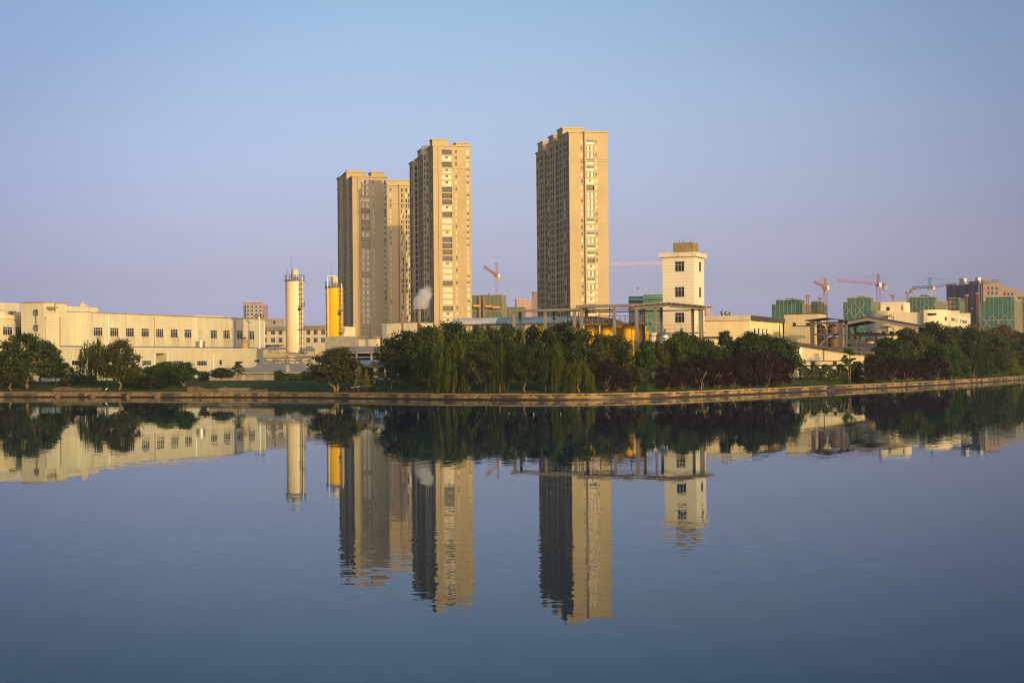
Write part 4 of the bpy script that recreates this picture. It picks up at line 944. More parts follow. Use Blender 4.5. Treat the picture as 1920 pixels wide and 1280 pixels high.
# open shed hidden behind the middle trees
F = Fr(1115, 284, -12)
root = F.thing('dark_shed', 'long dark open shed seen under the middle trees, white kerb below', 'shed')
x0 = F.x(700); h = F.z(682, x0/2)
m = MB(); m.slab([(x0, -.5, h), (0, -.5, h), (0, 11, h+1.6), (x0, 11, h+1.6)], .25); m.build('roof', ROOFD, root)
m = MB(); m.box(x0, 0, 10.2, 10.4, 0, h+1.2); m.build('back_wall', DARKIN, root)
m = MB(); m.box(x0, 0, -.2, .1, 0, .75); m.build('kerb', CONC2, root)
for px in (706, 745, 782, 812, 860, 905, 952, 1000, 1050, 1100):
    xx = F.x(px); m = MB(); m.box(xx-.12, xx+.12, .2, .44, 0, h-.26); m.build('post', WHITEP, root)
# warehouse with corrugated wall
F = Fr(1503, 300, 6)
root = F.thing('corrugated_warehouse', 'white corrugated warehouse under a dark sloping roof behind the clipped hedge', 'warehouse')
_, za = F.fx(1503, 648); xb, zb = F.fx(1586, 661); xc, zc = F.fx(1622, 666)
m = MB(); m.add([(0, 0, 0), (xb, 0, 0), (xb, 0, zb), (0, 0, za), (0, 9, 0), (xb, 9, 0), (xb, 9, zb), (0, 9, za)], [(0, 1, 2, 3), (5, 4, 7, 6), (4, 0, 3, 7), (1, 5, 6, 2)])
m.build('wall', CORRW, root)
m = MB(); m.add([(xb+.003, .5, 0), (xc, .5, 0), (xc, .5, zc), (xb+.003, .5, zb), (xb+.003, 9, 0), (xc, 9, 0), (xc, 9, zc), (xb+.003, 9, zb)], [(0, 1, 2, 3), (5, 4, 7, 6), (1, 5, 6, 2)]); m.build('lower_bay', CORRW, root)
pr_ = [F.fx(1437, 636.5, -1), F.fx(1487, 640, -1), F.fx(1586, 654.5, -1), F.fx(1640, 659.5, -1)]
for (a, za_), (c, zc_) in zip(pr_, pr_[1:]):
    m = MB(); m.slab([(a+.002, -1.0, za_), (c, -1.0, zc_), (c, 10, zc_+.5), (a+.002, 10, za_+.5)], .5); m.build('roof', ROOFD, root)
m = MB(); m.box(-.45, .02, -.18, -.003, 0, za-.1); m.build('white_pilaster', WHITEP, root)
m = MB(); _, zx = F.fx(1540, 676.8); m.box(.1, xb, -.15, -.003, zx-.1, zx+.1); m.build('rail', DSTEEL, root)
for px, y in ((1524, 0), (1565, 0), (1605, .5)):
    u = F.x(px); m = MB(); m.box(u-.32, u+.32, y-.2, y-.004, F.z(683.5, u, 0), F.z(677.5, u, 0)); m.build('vent_opening', DARKIN, root)
m = MB(); u = F.x(1544.5); m.box(u-.08, u+.08, -.1, -.004, zx+.12, F.z(655, u)); m.build('seam', DSTEEL, root)
m = MB(); m.box(F.x(1488), -.46, .3, .6, 0, za); m.build('front_wall', WHITEP, root)
m = MB(); m.box(F.x(1490), F.x(1498), .1, .296, F.z(684, -2), F.z(669, -2)); m.build('green_board', GREENB, root)
# low cream boundary wall
q0, q1 = P(1481, 690, 287), P(1616, 690, 305)
root = thing('boundary_wall', 'low cream wall with a dark coping behind the hedge on the right lawn', 'wall', (q0.x, 287, 2.0), math.atan2(q1.y-q0.y, q1.x-q0.x)); Lx = math.hypot(q1.x-q0.x, q1.y-q0.y)
zt = zrow(q0.x, 287, 687.5)-2; m = MB(); m.box(0, Lx, 0, .3, -.2, zt); m.build('wall', CREAM2, root)
m = MB(); m.box(-.1, Lx+.1, -.3, .45, zt+.003, zt+.25); m.build('coping', ROOFD, root)
# steel frame tower with dark tanks
F = Fr(1576, 322, GR)
root = F.thing('steel_frame_tower', 'open grey steel frame with two decks, railings and stairs', 'steel frame')
xl = F.x(1523); zt = F.z(599.5); zd1 = F.z(625); zd0 = F.z(650.5)
for px, y in ((1523, 0), (1576, 0), (1535, 7), (1586.5, 5)): post(F, root, px, y, 600, .75 if y == 0 else .6, mat('frame_steel', (.10, .09, .08), .6, var=.1))
xr = F.x(1576); xm = xl+(xr-xl)*.5
m = MB(); m.slab([(xl-1.2, -.8, zt+.1), (xm, -.8, zt+.5), (xm, 8, zt+.5), (xl-1.2, 8, zt+.1)], .22); m.slab([(xm+.002, -.8, zt+.5), (xr+1.6, -.8, zt-.1), (xr+1.6, 8, zt-.1), (xm+.002, 8, zt+.5)], .22); m.build('roof', ROOFD, root)
m = MB(); m.box(xl+.4, xr-.4, -.1, .25, zt-.75, zt-.35); m.build('top_beam', DSTEEL, root)
for z in (zd1, zd0):
    m = MB(); m.box(xl, xr+.4, .8, 7, z-.32, z); m.build('deck', DSTEEL, root)
    m = MB(); railing(m, [(xl+.4, .85, z), (xr-.4, .85, z)], 2.0, 1.2, .05); railing(m, [(xr+.35, .9, z), (xr+.35, 6.5, z)], 2.0, 1.6, .05); m.build('railing', STEEL, root)
m = MB(); xa, xb = F.x(1531), F.x(1549)
for s_ in (0, .7): m.hexa([(xa, 1.2+s_, zd0), (xa+.3, 1.2+s_, zd0), (xa+.3, 1.3+s_, zd0), (xa, 1.3+s_, zd0), (xb, 1.2+s_, zd1-.35), (xb+.3, 1.2+s_, zd1-.35), (xb+.3, 1.3+s_, zd1-.35), (xb, 1.3+s_, zd1-.35)])
for k in range(12): f = k/12; m.box(xa+(xb-xa)*f, xa+(xb-xa)*f+.3, 1.3, 1.9, zd0+(zd1-zd0)*f, zd0+(zd1-zd0)*f+.06)
m.build('stairs', STEEL, root)
for px, hw, rt_, rb, lab in ((1541, 7, 608, 624.5, 'upper left brown tank inside the steel frame'), (1563, 10.5, 607, 624.5, 'upper right brown tank inside the steel frame'), (1541, 7, 631, 650, 'lower left brown tank inside the steel frame'), (1563, 11, 630, 650, 'lower right brown tank inside the steel frame')):
    xx = F.x(px, 4); q = F.w(xx, 4, 0); r = hw*q.y/3000; zb_ = zd1 if rb < 630 else zd0; z = zb_+F.z(rt_, xx, 4)-F.z(rb, xx, 4); q.z += zb_
    t_ = thing('frame_tank', lab, 'storage tank', q, 0, 'brown tanks in the steel frame'); z -= zb_
    m = MB(); m.lathe([(r*.9, 0), (r, .2), (r, z*.8), (r*.6, z*.95), (r*.15, z)], n=24); m.build('shell', mat('dark_brown_tank', (.16, .10, .05), .5, var=.2, streak=.4), t_, True); m = MB(); m.tube((0, 0, z), (0, 0, z+.4), .12, 8); m.build('valve', DSTEEL, t_)
# gabled open canopy
F = Fr(1703, 338, GR)
root = F.thing('gable_canopy', 'wide dark gable canopy open on all sides in front of the cream works', 'canopy')
xa, za = F.fx(1549, 607); xm, zm = F.fx(1627, 593); xb, zb = F.fx(1722, 609.5); dp = 28
m = MB(); m.slab([(xa, 0, za), (xm, 0, zm), (xm, dp, zm), (xa, dp, za)], .35); m.slab([(xm+.002, 0, zm), (xb, 0, zb), (xb, dp, zb), (xm+.002, dp, zm)], .35); m.build('roof', ROOFD, root)
m = MB()
for (p, pz), (c, cz) in (((xa, za), (xm, zm)), ((xm, zm), (xb, zb))): m.hexa([(p, -.3, pz-.95), (c, -.3, cz-.95), (c, -.004, cz-.95), (p, -.004, pz-.95), (p, -.3, pz-.33), (c, -.3, cz-.33), (c, -.004, cz-.33), (p, -.004, pz-.33)])
m.build('gable_beam', STEEL, root)
for y in (0.2, 9, 18, 27):
    xx = F.x(1704); z = zb+(zm-zb)*(xb-xx)/(xb-xm)-.36; m = MB(); m.box(xx-.28, xx+.28, y, y+.4, 0, z); m.build('post', STEEL, root)
    xx = xa+1.5; m = MB(); m.box(xx-.25, xx+.25, y+.0, y+.4, 0, za-.1); m.build('post', DSTEEL, root)
# tank deck below it
F = Fr(1700, 345, GR)
root = F.thing('pale_tank_deck', 'railed deck cluttered with valves above four squat pale tanks', 'platform')
xa, xb = F.x(1586), F.x(1702); zp = F.z(626.5, F.x(1640))
m = MB(); m.box(xa, xb, -1, 6, zp-.35, zp); m.build('deck', DSTEEL, root)
m = MB(); railing(m, [(xa, -.9, zp), (xb, -.9, zp)], 1.4, 1.3, .04); m.build('railing', STEEL, root)
rnd = random.Random(4); m = MB()
for k in range(46): u = rnd.uniform(xa, xb); m.box(u-.22, u+.22, -.5, .4, zp, zp+rnd.uniform(.15, .6))
m.build('valves', ROOFD, root)
for px in (1612, 1644, 1674): u = F.x(px); m = MB(); m.box(u-.18, u+.18, -.6, -.2, 0, zp-.36); m.build('post', DSTEEL, root)
for px, hw, lab in ((1603, 11.5, 'squat pale tank nearest the steel frame'), (1632, 10.5, 'second squat pale tank from the steel frame'), (1661, 11.5, 'third squat pale tank from the steel frame, sunlit'), (1688, 9, 'squat pale tank farthest from the steel frame')):
    xx = F.x(px, 3); q = F.w(xx, 3, 0); r = hw*q.y/3000
    t_ = thing('pale_tank', lab, 'storage tank', q, 0, 'squat pale tanks under the deck'); m = MB(); m.lathe([(r, 0), (r, zp-1.3), (r*.85, zp-1.0), (r*.2, zp-.7)], n=30); m.build('shell', WHITET, t_, True)
    m = MB(); m.lathe([(r*1.02, zp-1.55), (r*1.02, zp-1.4)], n=30); m.build('rim', STEEL, t_)
F = Fr(1668, 332, -16); root = F.thing('grey_lean_to', 'grey sheet lean-to roof between the pale tanks and the warehouse', 'shed')
xa = F.x(1588); m = MB(); m.slab([(xa, 0, F.z(650, xa)), (0, 0, F.z(654, 0)), (0, 12, F.z(644, 0, 12)), (xa, 12, F.z(643, xa, 12))], .25); m.build('roof', mat('slate_sheet', (.12, .12, .13), .7, var=.2), root)
for px in (1592, 1630, 1664): u = F.x(px, 1); m = MB(); m.box(u-.15, u+.15, 1, 1.3, 0, F.z(656, u, 1)); m.build('post', DSTEEL, root)
# cream works far right
F = Fr(1774, 410, GR)
root = F.thing('cream_works', 'large cream works building with rounded corners, roof block and outside stairs', 'factory building')
xa, xw, xb = F.x(1655), F.x(1740), 0.0; h = F.z(584.8, xw); hb = F.z(580.5, -4); ye = F.y(1819)
wr = [wrect(F, a, c, t_, b_) for a, c, t_, b_ in ((1775.5, 1777.5, 593.5, 600.5), (1779, 1791, 594.5, 602.5), (1793, 1795.5, 597, 604), (1800, 1803, 598.5, 605), (1804, 1814, 600, 607), (1815.5, 1817.5, 602, 608))]
hr = F.z(592.5, 0, F.y(1800))
m = MB(); m.box(xa, xw, 1.2, 20, 0, h); m.build('wall', CREAM2, root)
m = MB(); body(m, -20, 0, 6.5, ye, 0, hr, right=wr, depth=.3)
for px in (1797, 1817.5): u = F.y(px); m.box(-3, .35, u-.5, u+.7, .1, hr+1.4)
m.build('side_wing', CREAM2, root)
for r in wr: window(root, ('r', 0.0), r, 'bars')
n = 10; rr = 5.5; poly = [(xw, 12), (xw, 0), (-rr, 0)]+[(-rr+rr*math.sin(math.pi/2*k/n), rr-rr*math.cos(math.pi/2*k/n)) for k in range(1, n+1)]+[(0, 12)]
m = MB(); m.prism(poly, 0, hb); m.build('rounded_block', CREAM2, root, True)
m = MB(); z = F.z(587.7, xw); m.box(xw+.1, F.x(1745.5), -.06, -.003, z-.5, z+.1); z = F.z(588, -4); m.box(F.x(1757), -rr+1, -.06, -.003, z-.4, z+.1); m.build('slot_window', DARKIN, root)
hl = F.z(583.5, xa); rr = 6.0; x_l = F.x(1619); poly = [(xa+1.5, 14), (x_l, 14), (x_l, rr)]+[(x_l+rr-rr*math.cos(math.pi/2*k/n), rr-rr*math.sin(math.pi/2*k/n)) for k in range(1, n+1)]+[(xa+1.5, 0)]
m = MB(); m.prism(poly, 0, hl+.15); m.build('rounded_end', CREAM2, root, True)
xp, xq = F.x(1652, 4), F.x(1697, 4); hp = F.z(565.5, xq, 4); u0, z1 = F.fx(1661.5, 575.5, 4); u1, z0 = F.fx(1668, 585, 4)
m = MB(); body(m, xp, xq, 4, 14, h+.003, hp, front=[(u0, u1, max(z0, h+.1), z1)]); m.build('roof_block', CREAM2, root); window(root, ('f', 4.0), (u0, u1, max(z0, h+.1), z1), 'plain')
u0, z1 = F.fx(1690.5, 573, 4); u1, z0 = F.fx(1692.5, 582, 4); m = MB(); m.box(u0, u1, 3.94, 3.997, z0, z1); m.build('slot_window', DARKIN, root)
for r0_, r1_ in ((590.5, 597.5), (610, 620.5)):
    m = MB(); xa_, xb_ = F.x(1658, -1), F.x(1677, -1); zt_ = F.z(r0_, xa_, -1); zb_ = F.z(r1_, xa_, -1)
    m.box(xa_, xa_+(xb_-xa_)*.6, -1.6, 1.19 if r0_ > 0 else 0, zt_-.3, zt_); xm_ = xa_+(xb_-xa_)*.6
    m.hexa([(xm_, -1.6, zt_-.35), (xb_, -1.6, zb_-.0), (xb_, -.3, zb_), (xm_, -.3, zt_-.35), (xm_, -1.6, zt_), (xb_, -1.6, zb_+.35), (xb_, -.3, zb_+.35), (xm_, -.3, zt_)])
    m.hexa([(xm_-2.5, -1.6, 2*zb_-zt_-.35), (xb_-.01, -1.6, zb_-.36), (xb_-.01, -.3, zb_-.36), (xm_-2.5, -.3, 2*zb_-zt_-.35), (xm_-2.5, -1.6, 2*zb_-zt_), (xb_-.01, -1.6, zb_-.01), (xb_-.01, -.3, zb_-.01), (xm_-2.5, -.3, 2*zb_-zt_)])
    railing(m, [(xa_, -1.55, zt_), (xm_, -1.55, zt_), (xb_, -1.55, zb_+.35)], 1.1, 1.2, .05); m.build('outside_stairs', STEEL, root)
m = MB(); u0, z1 = F.fx(1658, 613, 1.2); u1, z0 = F.fx(1663.5, 621, 1.2); m.box(u0, u1, 1.1, 1.196, z0, z1); m.build('door', RUSTY, root)
# two cream boxes behind the hall
F = Fr(1535.5, 352, GR); root = F.thing('metal_clad_block', 'tall cream metal clad block behind the steel frame, two small windows', 'factory building')
xa = F.x(1471); h = F.z(589, xa/2); wf = []
for a, c in ((1486, 1492.5), (1511, 1519)): u0, z1 = F.fx(a, 605); u1, z0 = F.fx(c, 610.8); wf.append((u0, u1, z0, z1))
m = MB(); body(m, xa, 0, 0, 9, 0, h, front=wf); m.build('wall', CORRW, root)
for r in wf: window(root, ('f', 0.0), r, 'slot')
m = MB(); m.box(xa-.1, .1, -.1, 9, h+.003, h+.2); m.build('roof_edge', ROOFD, root)
F = Fr(1522, 340, GR); root = F.thing('metal_clad_annex', 'lower cream metal clad annex beside the hall corner', 'factory building')
xa = F.x(1486); h = F.z(611.8, xa/2); m = MB(); body(m, xa, 0, 0, 7, 3.8, h); m.build('wall', CORRW, root); m = MB(); m.box(xa-.1, .15, -.15, 7, h+.003, h+.15); m.build('roof_edge', ROOFD, root)
m = MB(); z = F.z(628, xa/2); m.box(xa-1.5, .8, -1.4, 7, 3.5, 3.75); m.build('lower_roof', ROOFD, root)
for u in (xa, xa/2, -.3): m = MB(); m.box(u-.15, u+.15, -1, -.7, 0, 3.48); m.build('post', DSTEEL, root)

# ------------------------------------------------------------------ far buildings and building sites
def netted(pl, pc, prt, row, Y, rz, label, frags=(), setback=None, braces=True, fm=NET, rm_=NET2, name='netted_building', fine=True):
    """building under green netting: front pl..pc, right face pc..prt"""
    F = Fr(pc, Y, rz, 2.0); root = F.thing(name, label, 'construction site', 'netted buildings under construction')
    x0 = F.x(pl); ye = F.y(prt) if prt else 18; h = F.z(row, x0/2)
    m = MB(); wallh(m, ('f', 0), x0, 0, 0, h); wallh(m, ('l', x0), 0, ye, 0, h); m.quad((x0, 0, h), (0, 0, h), (0, ye, h), (x0, ye, h)); m.build('front_net', fm, root)
    m = MB(); wallh(m, ('r', 0), 0, ye, 0, h); m.quad((0, ye, 0), (x0, ye, 0), (x0, ye, h), (0, ye, h)); m.build('side_net', rm_, root)  # default side net is yellower, the sun on it put into the colour
    rnd = random.Random(int(pl)); m = MB()
    for k in range(1, int(h/3)): m.box(x0-.3, .3, -.35, -.05, k*3-.12, k*3+.12) if k % 4 == 0 else None
    u = x0
    while u < 0: m.tube((u, -.2, h*.1), (u, -.2, h+rnd.uniform(.5, 2.2)), .07, 4); u += 2.4
    v = 0
    while v < ye: m.tube((.2, v, h*.1), (.2, v, h+rnd.uniform(.5, 2.2)), .07, 4); v += 2.4
    m.build('scaffold', SCAFF, root)
    if braces:
        m = MB(); st = 6.5; u = x0
        while u+st <= st*.5:
            for z in range(max(0, int(h)-62), int(h)-8, 9): m.tube((u, -.4, z), (min(u+st, 0), -.4, z+9), .13, 4); m.tube((min(u+st, 0), -.4, z), (u, -.4, z+9), .13, 4)
            u += st
        m.build('cross_brace', SCAFF, root)
    for a, c, r0_, dpt in frags:      # upper storeys, set back
        xa, xb = F.x(a, dpt), F.x(c, dpt); m = MB(); m.box(xa, xb, dpt, dpt+9, h+.004, F.z(r0_, xa, dpt)); m.build('upper_storey', fm, root)
        m = MB(); zz = F.z(r0_, xa, dpt); m.box(xa-.3, xb+.3, dpt-.3, dpt+9.3, zz+.003, zz+.5); m.build('slab_edge', CONC2, root)
    return F, root, h
netted(1448, 1505, 1522, 570, 940, -25, 'green netted building shell behind the cream hall roof', ((1456, 1502, 563.5, 3), (1474, 1488, 560.5, 5)))
netted(1513, 1546, 1551, 571, 990, -25, 'netted shell with open bare floors beside the left red crane', ((1522, 1540, 566, 3),), braces=False, fm=NET2)
netted(1582, 1634, 1652, 566, 930, -25, 'green netted building with large cross braces behind the gable canopy', ((1590, 1632, 559, 3), (1609, 1622, 556, 5)))
netted(1697, 1754, 1778, 564, 960, -25, 'green netted building with a pale roof hut left of the white and teal crane', ((1706, 1752, 558, 3), (1727, 1740, 553.5, 5)))
netted(1776, 1800, 1819, 563, 1000, -25, 'half netted shell showing brick red floors in front of the dark apartment block', ((1780, 1797, 560, 3),), braces=False, fm=mat('bare_red_floors', (.30, .13, .10), .9, var=.2, vscale=.2, line=[('z', 3.0, .4, .45), ('u', 4.2, .3, .6)], patch=((.04, .16, .11), .1, .5)), rm_=NET)
netted(1839, 1903, 1916, 564, 880, -25, 'big green netted building with rows of cross braces at the right edge', ((1850, 1900, 557.5, 3),))
netted(1918, 1990, 2010, 560, 900, -25, 'netted building cut off by the right edge of the photo')
F, root, h = netted(886, 942, 950, 553, 1020, -8, 'yellow green netted shell with orange platforms beside the middle tower', (), braces=False, fm=NET2)
for a, c, rr_ in ((889, 902, 574), (912, 925, 575), (926, 939, 576.5)):
    m = MB(); z = F.z(rr_, F.x(a)); m.box(F.x(a), F.x(c), -3, -.4, z-.6, z+.8); m.build('loading_platform', mat('orange_board', (.65, .32, .05), .7), root)
for a in (901, 909):
    m = MB(); m.box(F.x(a)-.7, F.x(a)+.7, -1.6, -.5, 0, F.z(556, F.x(a))); m.build('hoist_tower', mat('brown_lattice', (.3, .17, .1), .8), root)
netted(944, 984, 987, 575.5, 1060, -8, 'low green netted shell between the middle and tallest towers', (), braces=False, fm=NET2)
F, root, h = netted(1206.5, 1250, 1256, 552, 880, -8, 'netted building topped with bare rods left of the white tower', (), braces=False, fm=mat('dull_green_net', (.08, .20, .12), .9, var=.3, vscale=.2, line=[('z', 3.0, .1, .6)]))
x0 = F.x(1206.5); m = MB(); m.box(F.x(1179), x0-.004, 1.5, 14, 0, F.z(555, x0)); m.build('blue_side', BLUEB, root)
m = MB(); a, za = F.fx(1174.5, 565); c, zc = F.fx(1250, 560.5)
m.slab([(F.x(1182), -3, F.z(562.5, x0)), (0, -3, F.z(560, 0)), (0, -.3, F.z(557.5, 0)), (F.x(1182), -.3, F.z(560, x0))], .25); m.build('safety_net', TEAL, root)
rnd = random.Random(2); m = MB(); u = F.x(1180)
while u < 0: m.tube((u, 2, h-2), (u+rnd.uniform(-.2, .2), 2, h+rnd.uniform(2, 4.5)), .07, 4); u += rnd.uniform(.9, 2.0)
m.build('rebar_rods', RUSTY, root)
F = Fr(940, 1019, -8); m = MB(); rnd = random.Random(8)
def far_block(pl, pc, prt, row, Y, rz, label, mf, msd, extra=(), name='far_apartment_block', cat='apartment block', wins=None):
    F = Fr(pc, Y, rz, 2.0); root = F.thing(name, label, cat)
    x0 = F.x(pl); ye = F.y(prt) if prt else 16; h = F.z(row, x0/2)
    m = MB(); wallh(m, ('f', 0), x0, 0, 0, h); m.quad((x0, 0, h), (0, 0, h), (0, ye, h), (x0, ye, h)); m.build('front_wall', mf, root)
    m = MB(); wallh(m, ('r', 0), 0, ye, 0, h); wallh(m, ('l', x0), 0, ye, 0, h); m.quad((0, ye, 0), (x0, ye, 0), (x0, ye, h), (0, ye, h)); m.build('side_wall', msd, root)
    m = MB(); m.box(x0-.4, .4, -.4, -.003, h-.3, h+.8); m.build('cornice', msd, root)
    for a, c, r_, d_ in extra:
        xa, xb = F.x(a, d_), F.x(c, d_); m = MB(); m.box(xa, xb, d_, d_+7, h+.004, F.z(r_, xa, d_)); m.build('roof_block', msd, root)
    if wins:
        nx, nz, frac = wins; w_ = -x0/nx
        for i in range(nx):
            for k in range(nz): window(root, ('f', -.22), (x0+w_*(i+.5)-w_*frac/2, x0+w_*(i+.5)+w_*frac/2, h-3.2*(k+1), h-3.2*(k+1)+1.7), 'plain')
    return F, root, h
far_block(967, 992, 994, 561, 1350, 5, 'pink apartment block beyond the low netted shell', PINKB, PINKB, ((970, 983, 559.5, 3),))
far_block(991, 998, 1000, 566, 1400, 5, 'lower pink apartment block between two taller ones', PINKB, PINKB)
far_block(999, 1012, 1014, 548.5, 1300, 5, 'tall pink block partly hidden by the tallest tower', PINKB, BROWNB)
far_block(1322, 1331, 1333, 577, 1400, 5, 'sliver of a pink block above the cream hall roof', PINKB, PINKB)
F, root, h = far_block(462, 493, 503, 570, 1380, 2, 'hazy pale tower with a flat dark roof far behind the long factory', GREYT, PINKB, ((463, 489, 568.5, 2),), 'hazy_tower', 'apartment block', (4, 8, .42))
m = MB(); m.box(F.x(456), F.x(462)-.004, 2, 12, 0, h-.6); m.build('blue_glass_bay', mat('blue_bay', (.14, .20, .30), .4, line=[('z', 3.0, .3, .7)]), root)
m = MB(); m.box(F.x(455), F.x(490), -2, 14, h+.9, h+1.6); m.build('flat_roof', PINKB, root)
# big apartment block on the right, dark left side and stepped brown front
F = Fr(1845, 1010, 30, 2.0); root = F.thing('stepped_apartment_block', 'large brown apartment block with a dark left side and stepped roofline', 'apartment block')
ye = F.y(1779); h = F.z(530.5, 0, 6)
SIDE = mat('shaded_side_render', (.07, .075, .12), .85, var=.08, line=[('z', 3.0, .1, .8), ('u', 7.0, .15, .7)])  # left face's shade and blue cast put into its colour
seg = [(1845, 1876, 530.5, 0), (1876, 1905, 541, 1.5), (1905, 1925, 549, 3)]
for a, c, r_, d_ in seg:
    xa, xb = F.x(a, d_), F.x(c, d_); hh = F.z(r_, xa, d_)
    m = MB(); m.box(xa+.002, xb, d_, ye*.6, 0, hh); m.build('wall', BROWNB, root)
    m = MB(); m.box(xa-.2, xb+.3, d_-.4, d_-.003, hh-.6, hh+.6); m.build('cornice', BROWNB, root)
    m = MB(); m.box(xa+(xb-xa)*.25, xa+(xb-xa)*.7, d_+4, d_+10, hh+.004, hh+2.6); m.build('roof_hut', BROWNB, root)
    for f in (.3, .55, .8):
        u = xa+(xb-xa)*f
        for k in range(6): window(root, ('f', d_-.22), (u-.9, u+.9, hh-4.2-3*k, hh-2.4-3*k), 'plain')
m = MB(); m.box(-1.5, 0, .5, ye, 0, h-.6); m.build('side_wall', SIDE, root)
for f0, f1, dh in ((.02, .3, 1.6), (.42, .62, -1.0), (.7, .95, .6)): m = MB(); m.box(-3.0, -1.51, ye*f0+.6, ye*f1, 0, h-.5+dh); m.build('side_bay', SIDE, root)
for f in (.34, .38, .66):
    for k in range(8): window(root, ('l', -1.72), (ye*f-.7, ye*f+.7, h-5-3*k, h-3.2-3*k), 'plain')
for f in (.1, .5, .55): m = MB(); m.box(-1.2, 1.5, ye*f, ye*f+2.5, h-.55, h+3.4); m.build('roof_tank', PALE, root)

# ------------------------------------------------------------------ tower cranes
def lattice(m, p, q, w, n, r=.09, tri=False):
    p, q = Vector(p), Vector(q); d = (q-p).normalized(); a = Vector((0, 0, 1)).cross(d)
    a = Vector((1, 0, 0)) if a.length < .1 else a.normalized(); b = d.cross(a)
    cs = [a*w/2+b*w/2, a*w/2-b*w/2, -a*w/2-b*w/2, -a*w/2+b*w/2] if not tri else [b*w*.55, a*w/2-b*w*.45, -a*w/2-b*w*.45]
    for c in cs: m.tube(p+c, q+c, r*1.5, 4)
    for k in range(n):
        s, e = p+(q-p)*k/n, p+(q-p)*(k+1)/n
        for i in range(len(cs)):
            c, c2 = cs[i], cs[(i+1) % len(cs)]
            m.tube(s+c, e+c2, r, 3) if k % 2 else m.tube(s+c2, e+c, r, 3)
            m.tube(s+c, s+c2, r, 3)
def crane(px, Y, base_row, apex_row, root_row, jib_end, ctr_end, label, mt, cmt=None, mm=None):
    q = P(px, 677, Y); t_ = thing('tower_crane', label, 'tower crane', (q.x, Y, 2.0), 0, 'tower cranes over the building sites'); o = Vector((q.x, Y, 2.0))
    zr = zrow(q.x, Y, root_row)-2; za = zrow(q.x, Y, apex_row)-2
    m = MB(); lattice(m, (0, 0, 0), (0, 0, zr-1.2), 1.9, int(zr/2.2), .05); m.build('mast', mm or mt, t_)
    m = MB(); m.box(-1.5, 1.5, -1.5, 1.5, zr-1.2, zr-.2); m.build('slewing_ring', mt, t_)
    je = atz(*jib_end, zr+2) if jib_end else None
    m = MB(); lattice(m, (0, 0, zr-.2), (0, 0, za-.6), 1.2, 5, .09); m.tube((0, 0, za-.7), (0, 0, za), .5, 5, .15); m.build('tower_head', cmt or mt, t_)
    d = (je-o); d.z = 0; u = d.normalized(); L_ = min(d.length, 62); tilt = (zrow(q.x+u.x*L_, Y+u.y*L_, jib_end[1])-2-zr) if d.length > 62 else 0
    tip = Vector((u.x*L_, u.y*L_, zr+tilt))
    m = MB(); lattice(m, (u.x*1, u.y*1, zr+.2), tip, 1.4, int(L_/2.4), .055, True); m.build('jib', mt, t_)
    cl = 15.0
    if ctr_end: cl = min(18, max(8, abs((P(*ctr_end, Y)-o).x)/max(.35, abs(u.x))))
    ct = -u*cl; ct.z = zr
    m = MB(); lattice(m, (-u.x, -u.y, zr+.1), ct, 1.3, 6, .09, True); m.build('counter_jib', cmt or mt, t_)
    m = MB(); c = ct*.93; m.box(c.x-1.4, c.x+1.4, c.y-1.2, c.y+1.2, zr-3.0, zr-.4); m.build('counterweight', CONC2, t_)
    m = MB(); s_ = Vector((-u.y, u.x, 0))*1.6+u*1.2; m.box(s_.x-.8, s_.x+.8, s_.y-.8, s_.y+.8, zr-1.8, zr+.6); m.build('cab', PALE, t_)
    m = MB()
    for f in (.38, .75): m.tube((0, 0, za-.3), (tip.x*f, tip.y*f, zr+(tip.z-zr)*f+1), .05, 4)
    m.tube((0, 0, za-.3), (ct.x*.9, ct.y*.9, zr+.6), .06, 4); m.build('pendant_line', DSTEEL, t_)
    m = MB(); f = .62; hx, hy = tip.x*f, tip.y*f; zz = zr+(tip.z-zr)*f-.6; m.tube((hx, hy, zz), (hx, hy, zz-14), .04, 4); m.box(hx-.4, hx+.4, hy-.4, hy+.4, zz-15, zz-14); m.build('hook_line', DSTEEL, t_)
crane(932.5, 1030, 590, 491, 516, (889, 498.5), (942, 516), 'orange tower crane between the middle and tallest towers, jib pointing left', ORANGE)
crane(1278, 980, 600, 470, 494, (1146, 494.5), None, 'pale pink crane jib reaching left from behind the white tower', mat('pale_pink_steel', (.75, .45, .38), .6))
crane(1549, 960, 600, 519.5, 538, (1524, 528), (1558, 539), 'orange red crane whose short looking jib points at the viewer, over the left netted shells', mat('brick_red_steel', (.36, .14, .10), .6), None, RED)
crane(1648.5, 950, 600, 513, 532.5, (1568.5, 525.5), (1668, 535), 'red tower crane with a long jib to the left and a square counterweight', RED)
crane(1745.5, 985, 600, 520, 537.5, (1897, 526.5), (1715, 543), 'white masted crane with a teal slewing section and a long jib to the right', mat('dull_red_steel', (.26, .14, .14), .6), TEAL, PALE)
def hoist(px, Y, top, label):
    q = P(px, 677, Y); H = zrow(q.x, Y, top)-2; t_ = thing('hoist_mast', label, 'construction hoist', (q.x, Y, 2.0), 0, 'lattice hoist masts on the netted shells')
    m = MB(); lattice(m, (0, 0, 0), (0, 0, H-1.2), 1.1, int(H/1.6), .055); m.build('mast', RED, t_); m = MB(); m.box(-1.1, 1.1, -1.1, 1.1, H-1.2, H); m.build('head', RED, t_); m = MB(); m.box(-1.0, 1.0, -2.4, -1.0, H*.55, H*.55+2.6); m.build('cage', RED, t_)
hoist(1515.5, 935, 553, 'taller red hoist mast left of the short looking crane jib'); hoist(1539, 985, 558, 'shorter red hoist mast right beside the left crane mast')
hoist(1675.5, 955, 552, 'thin dark hoist mast above the cream works roof block'); hoist(1703.5, 950, 546.5, 'red hoist mast just left of the teal crane counterweight')
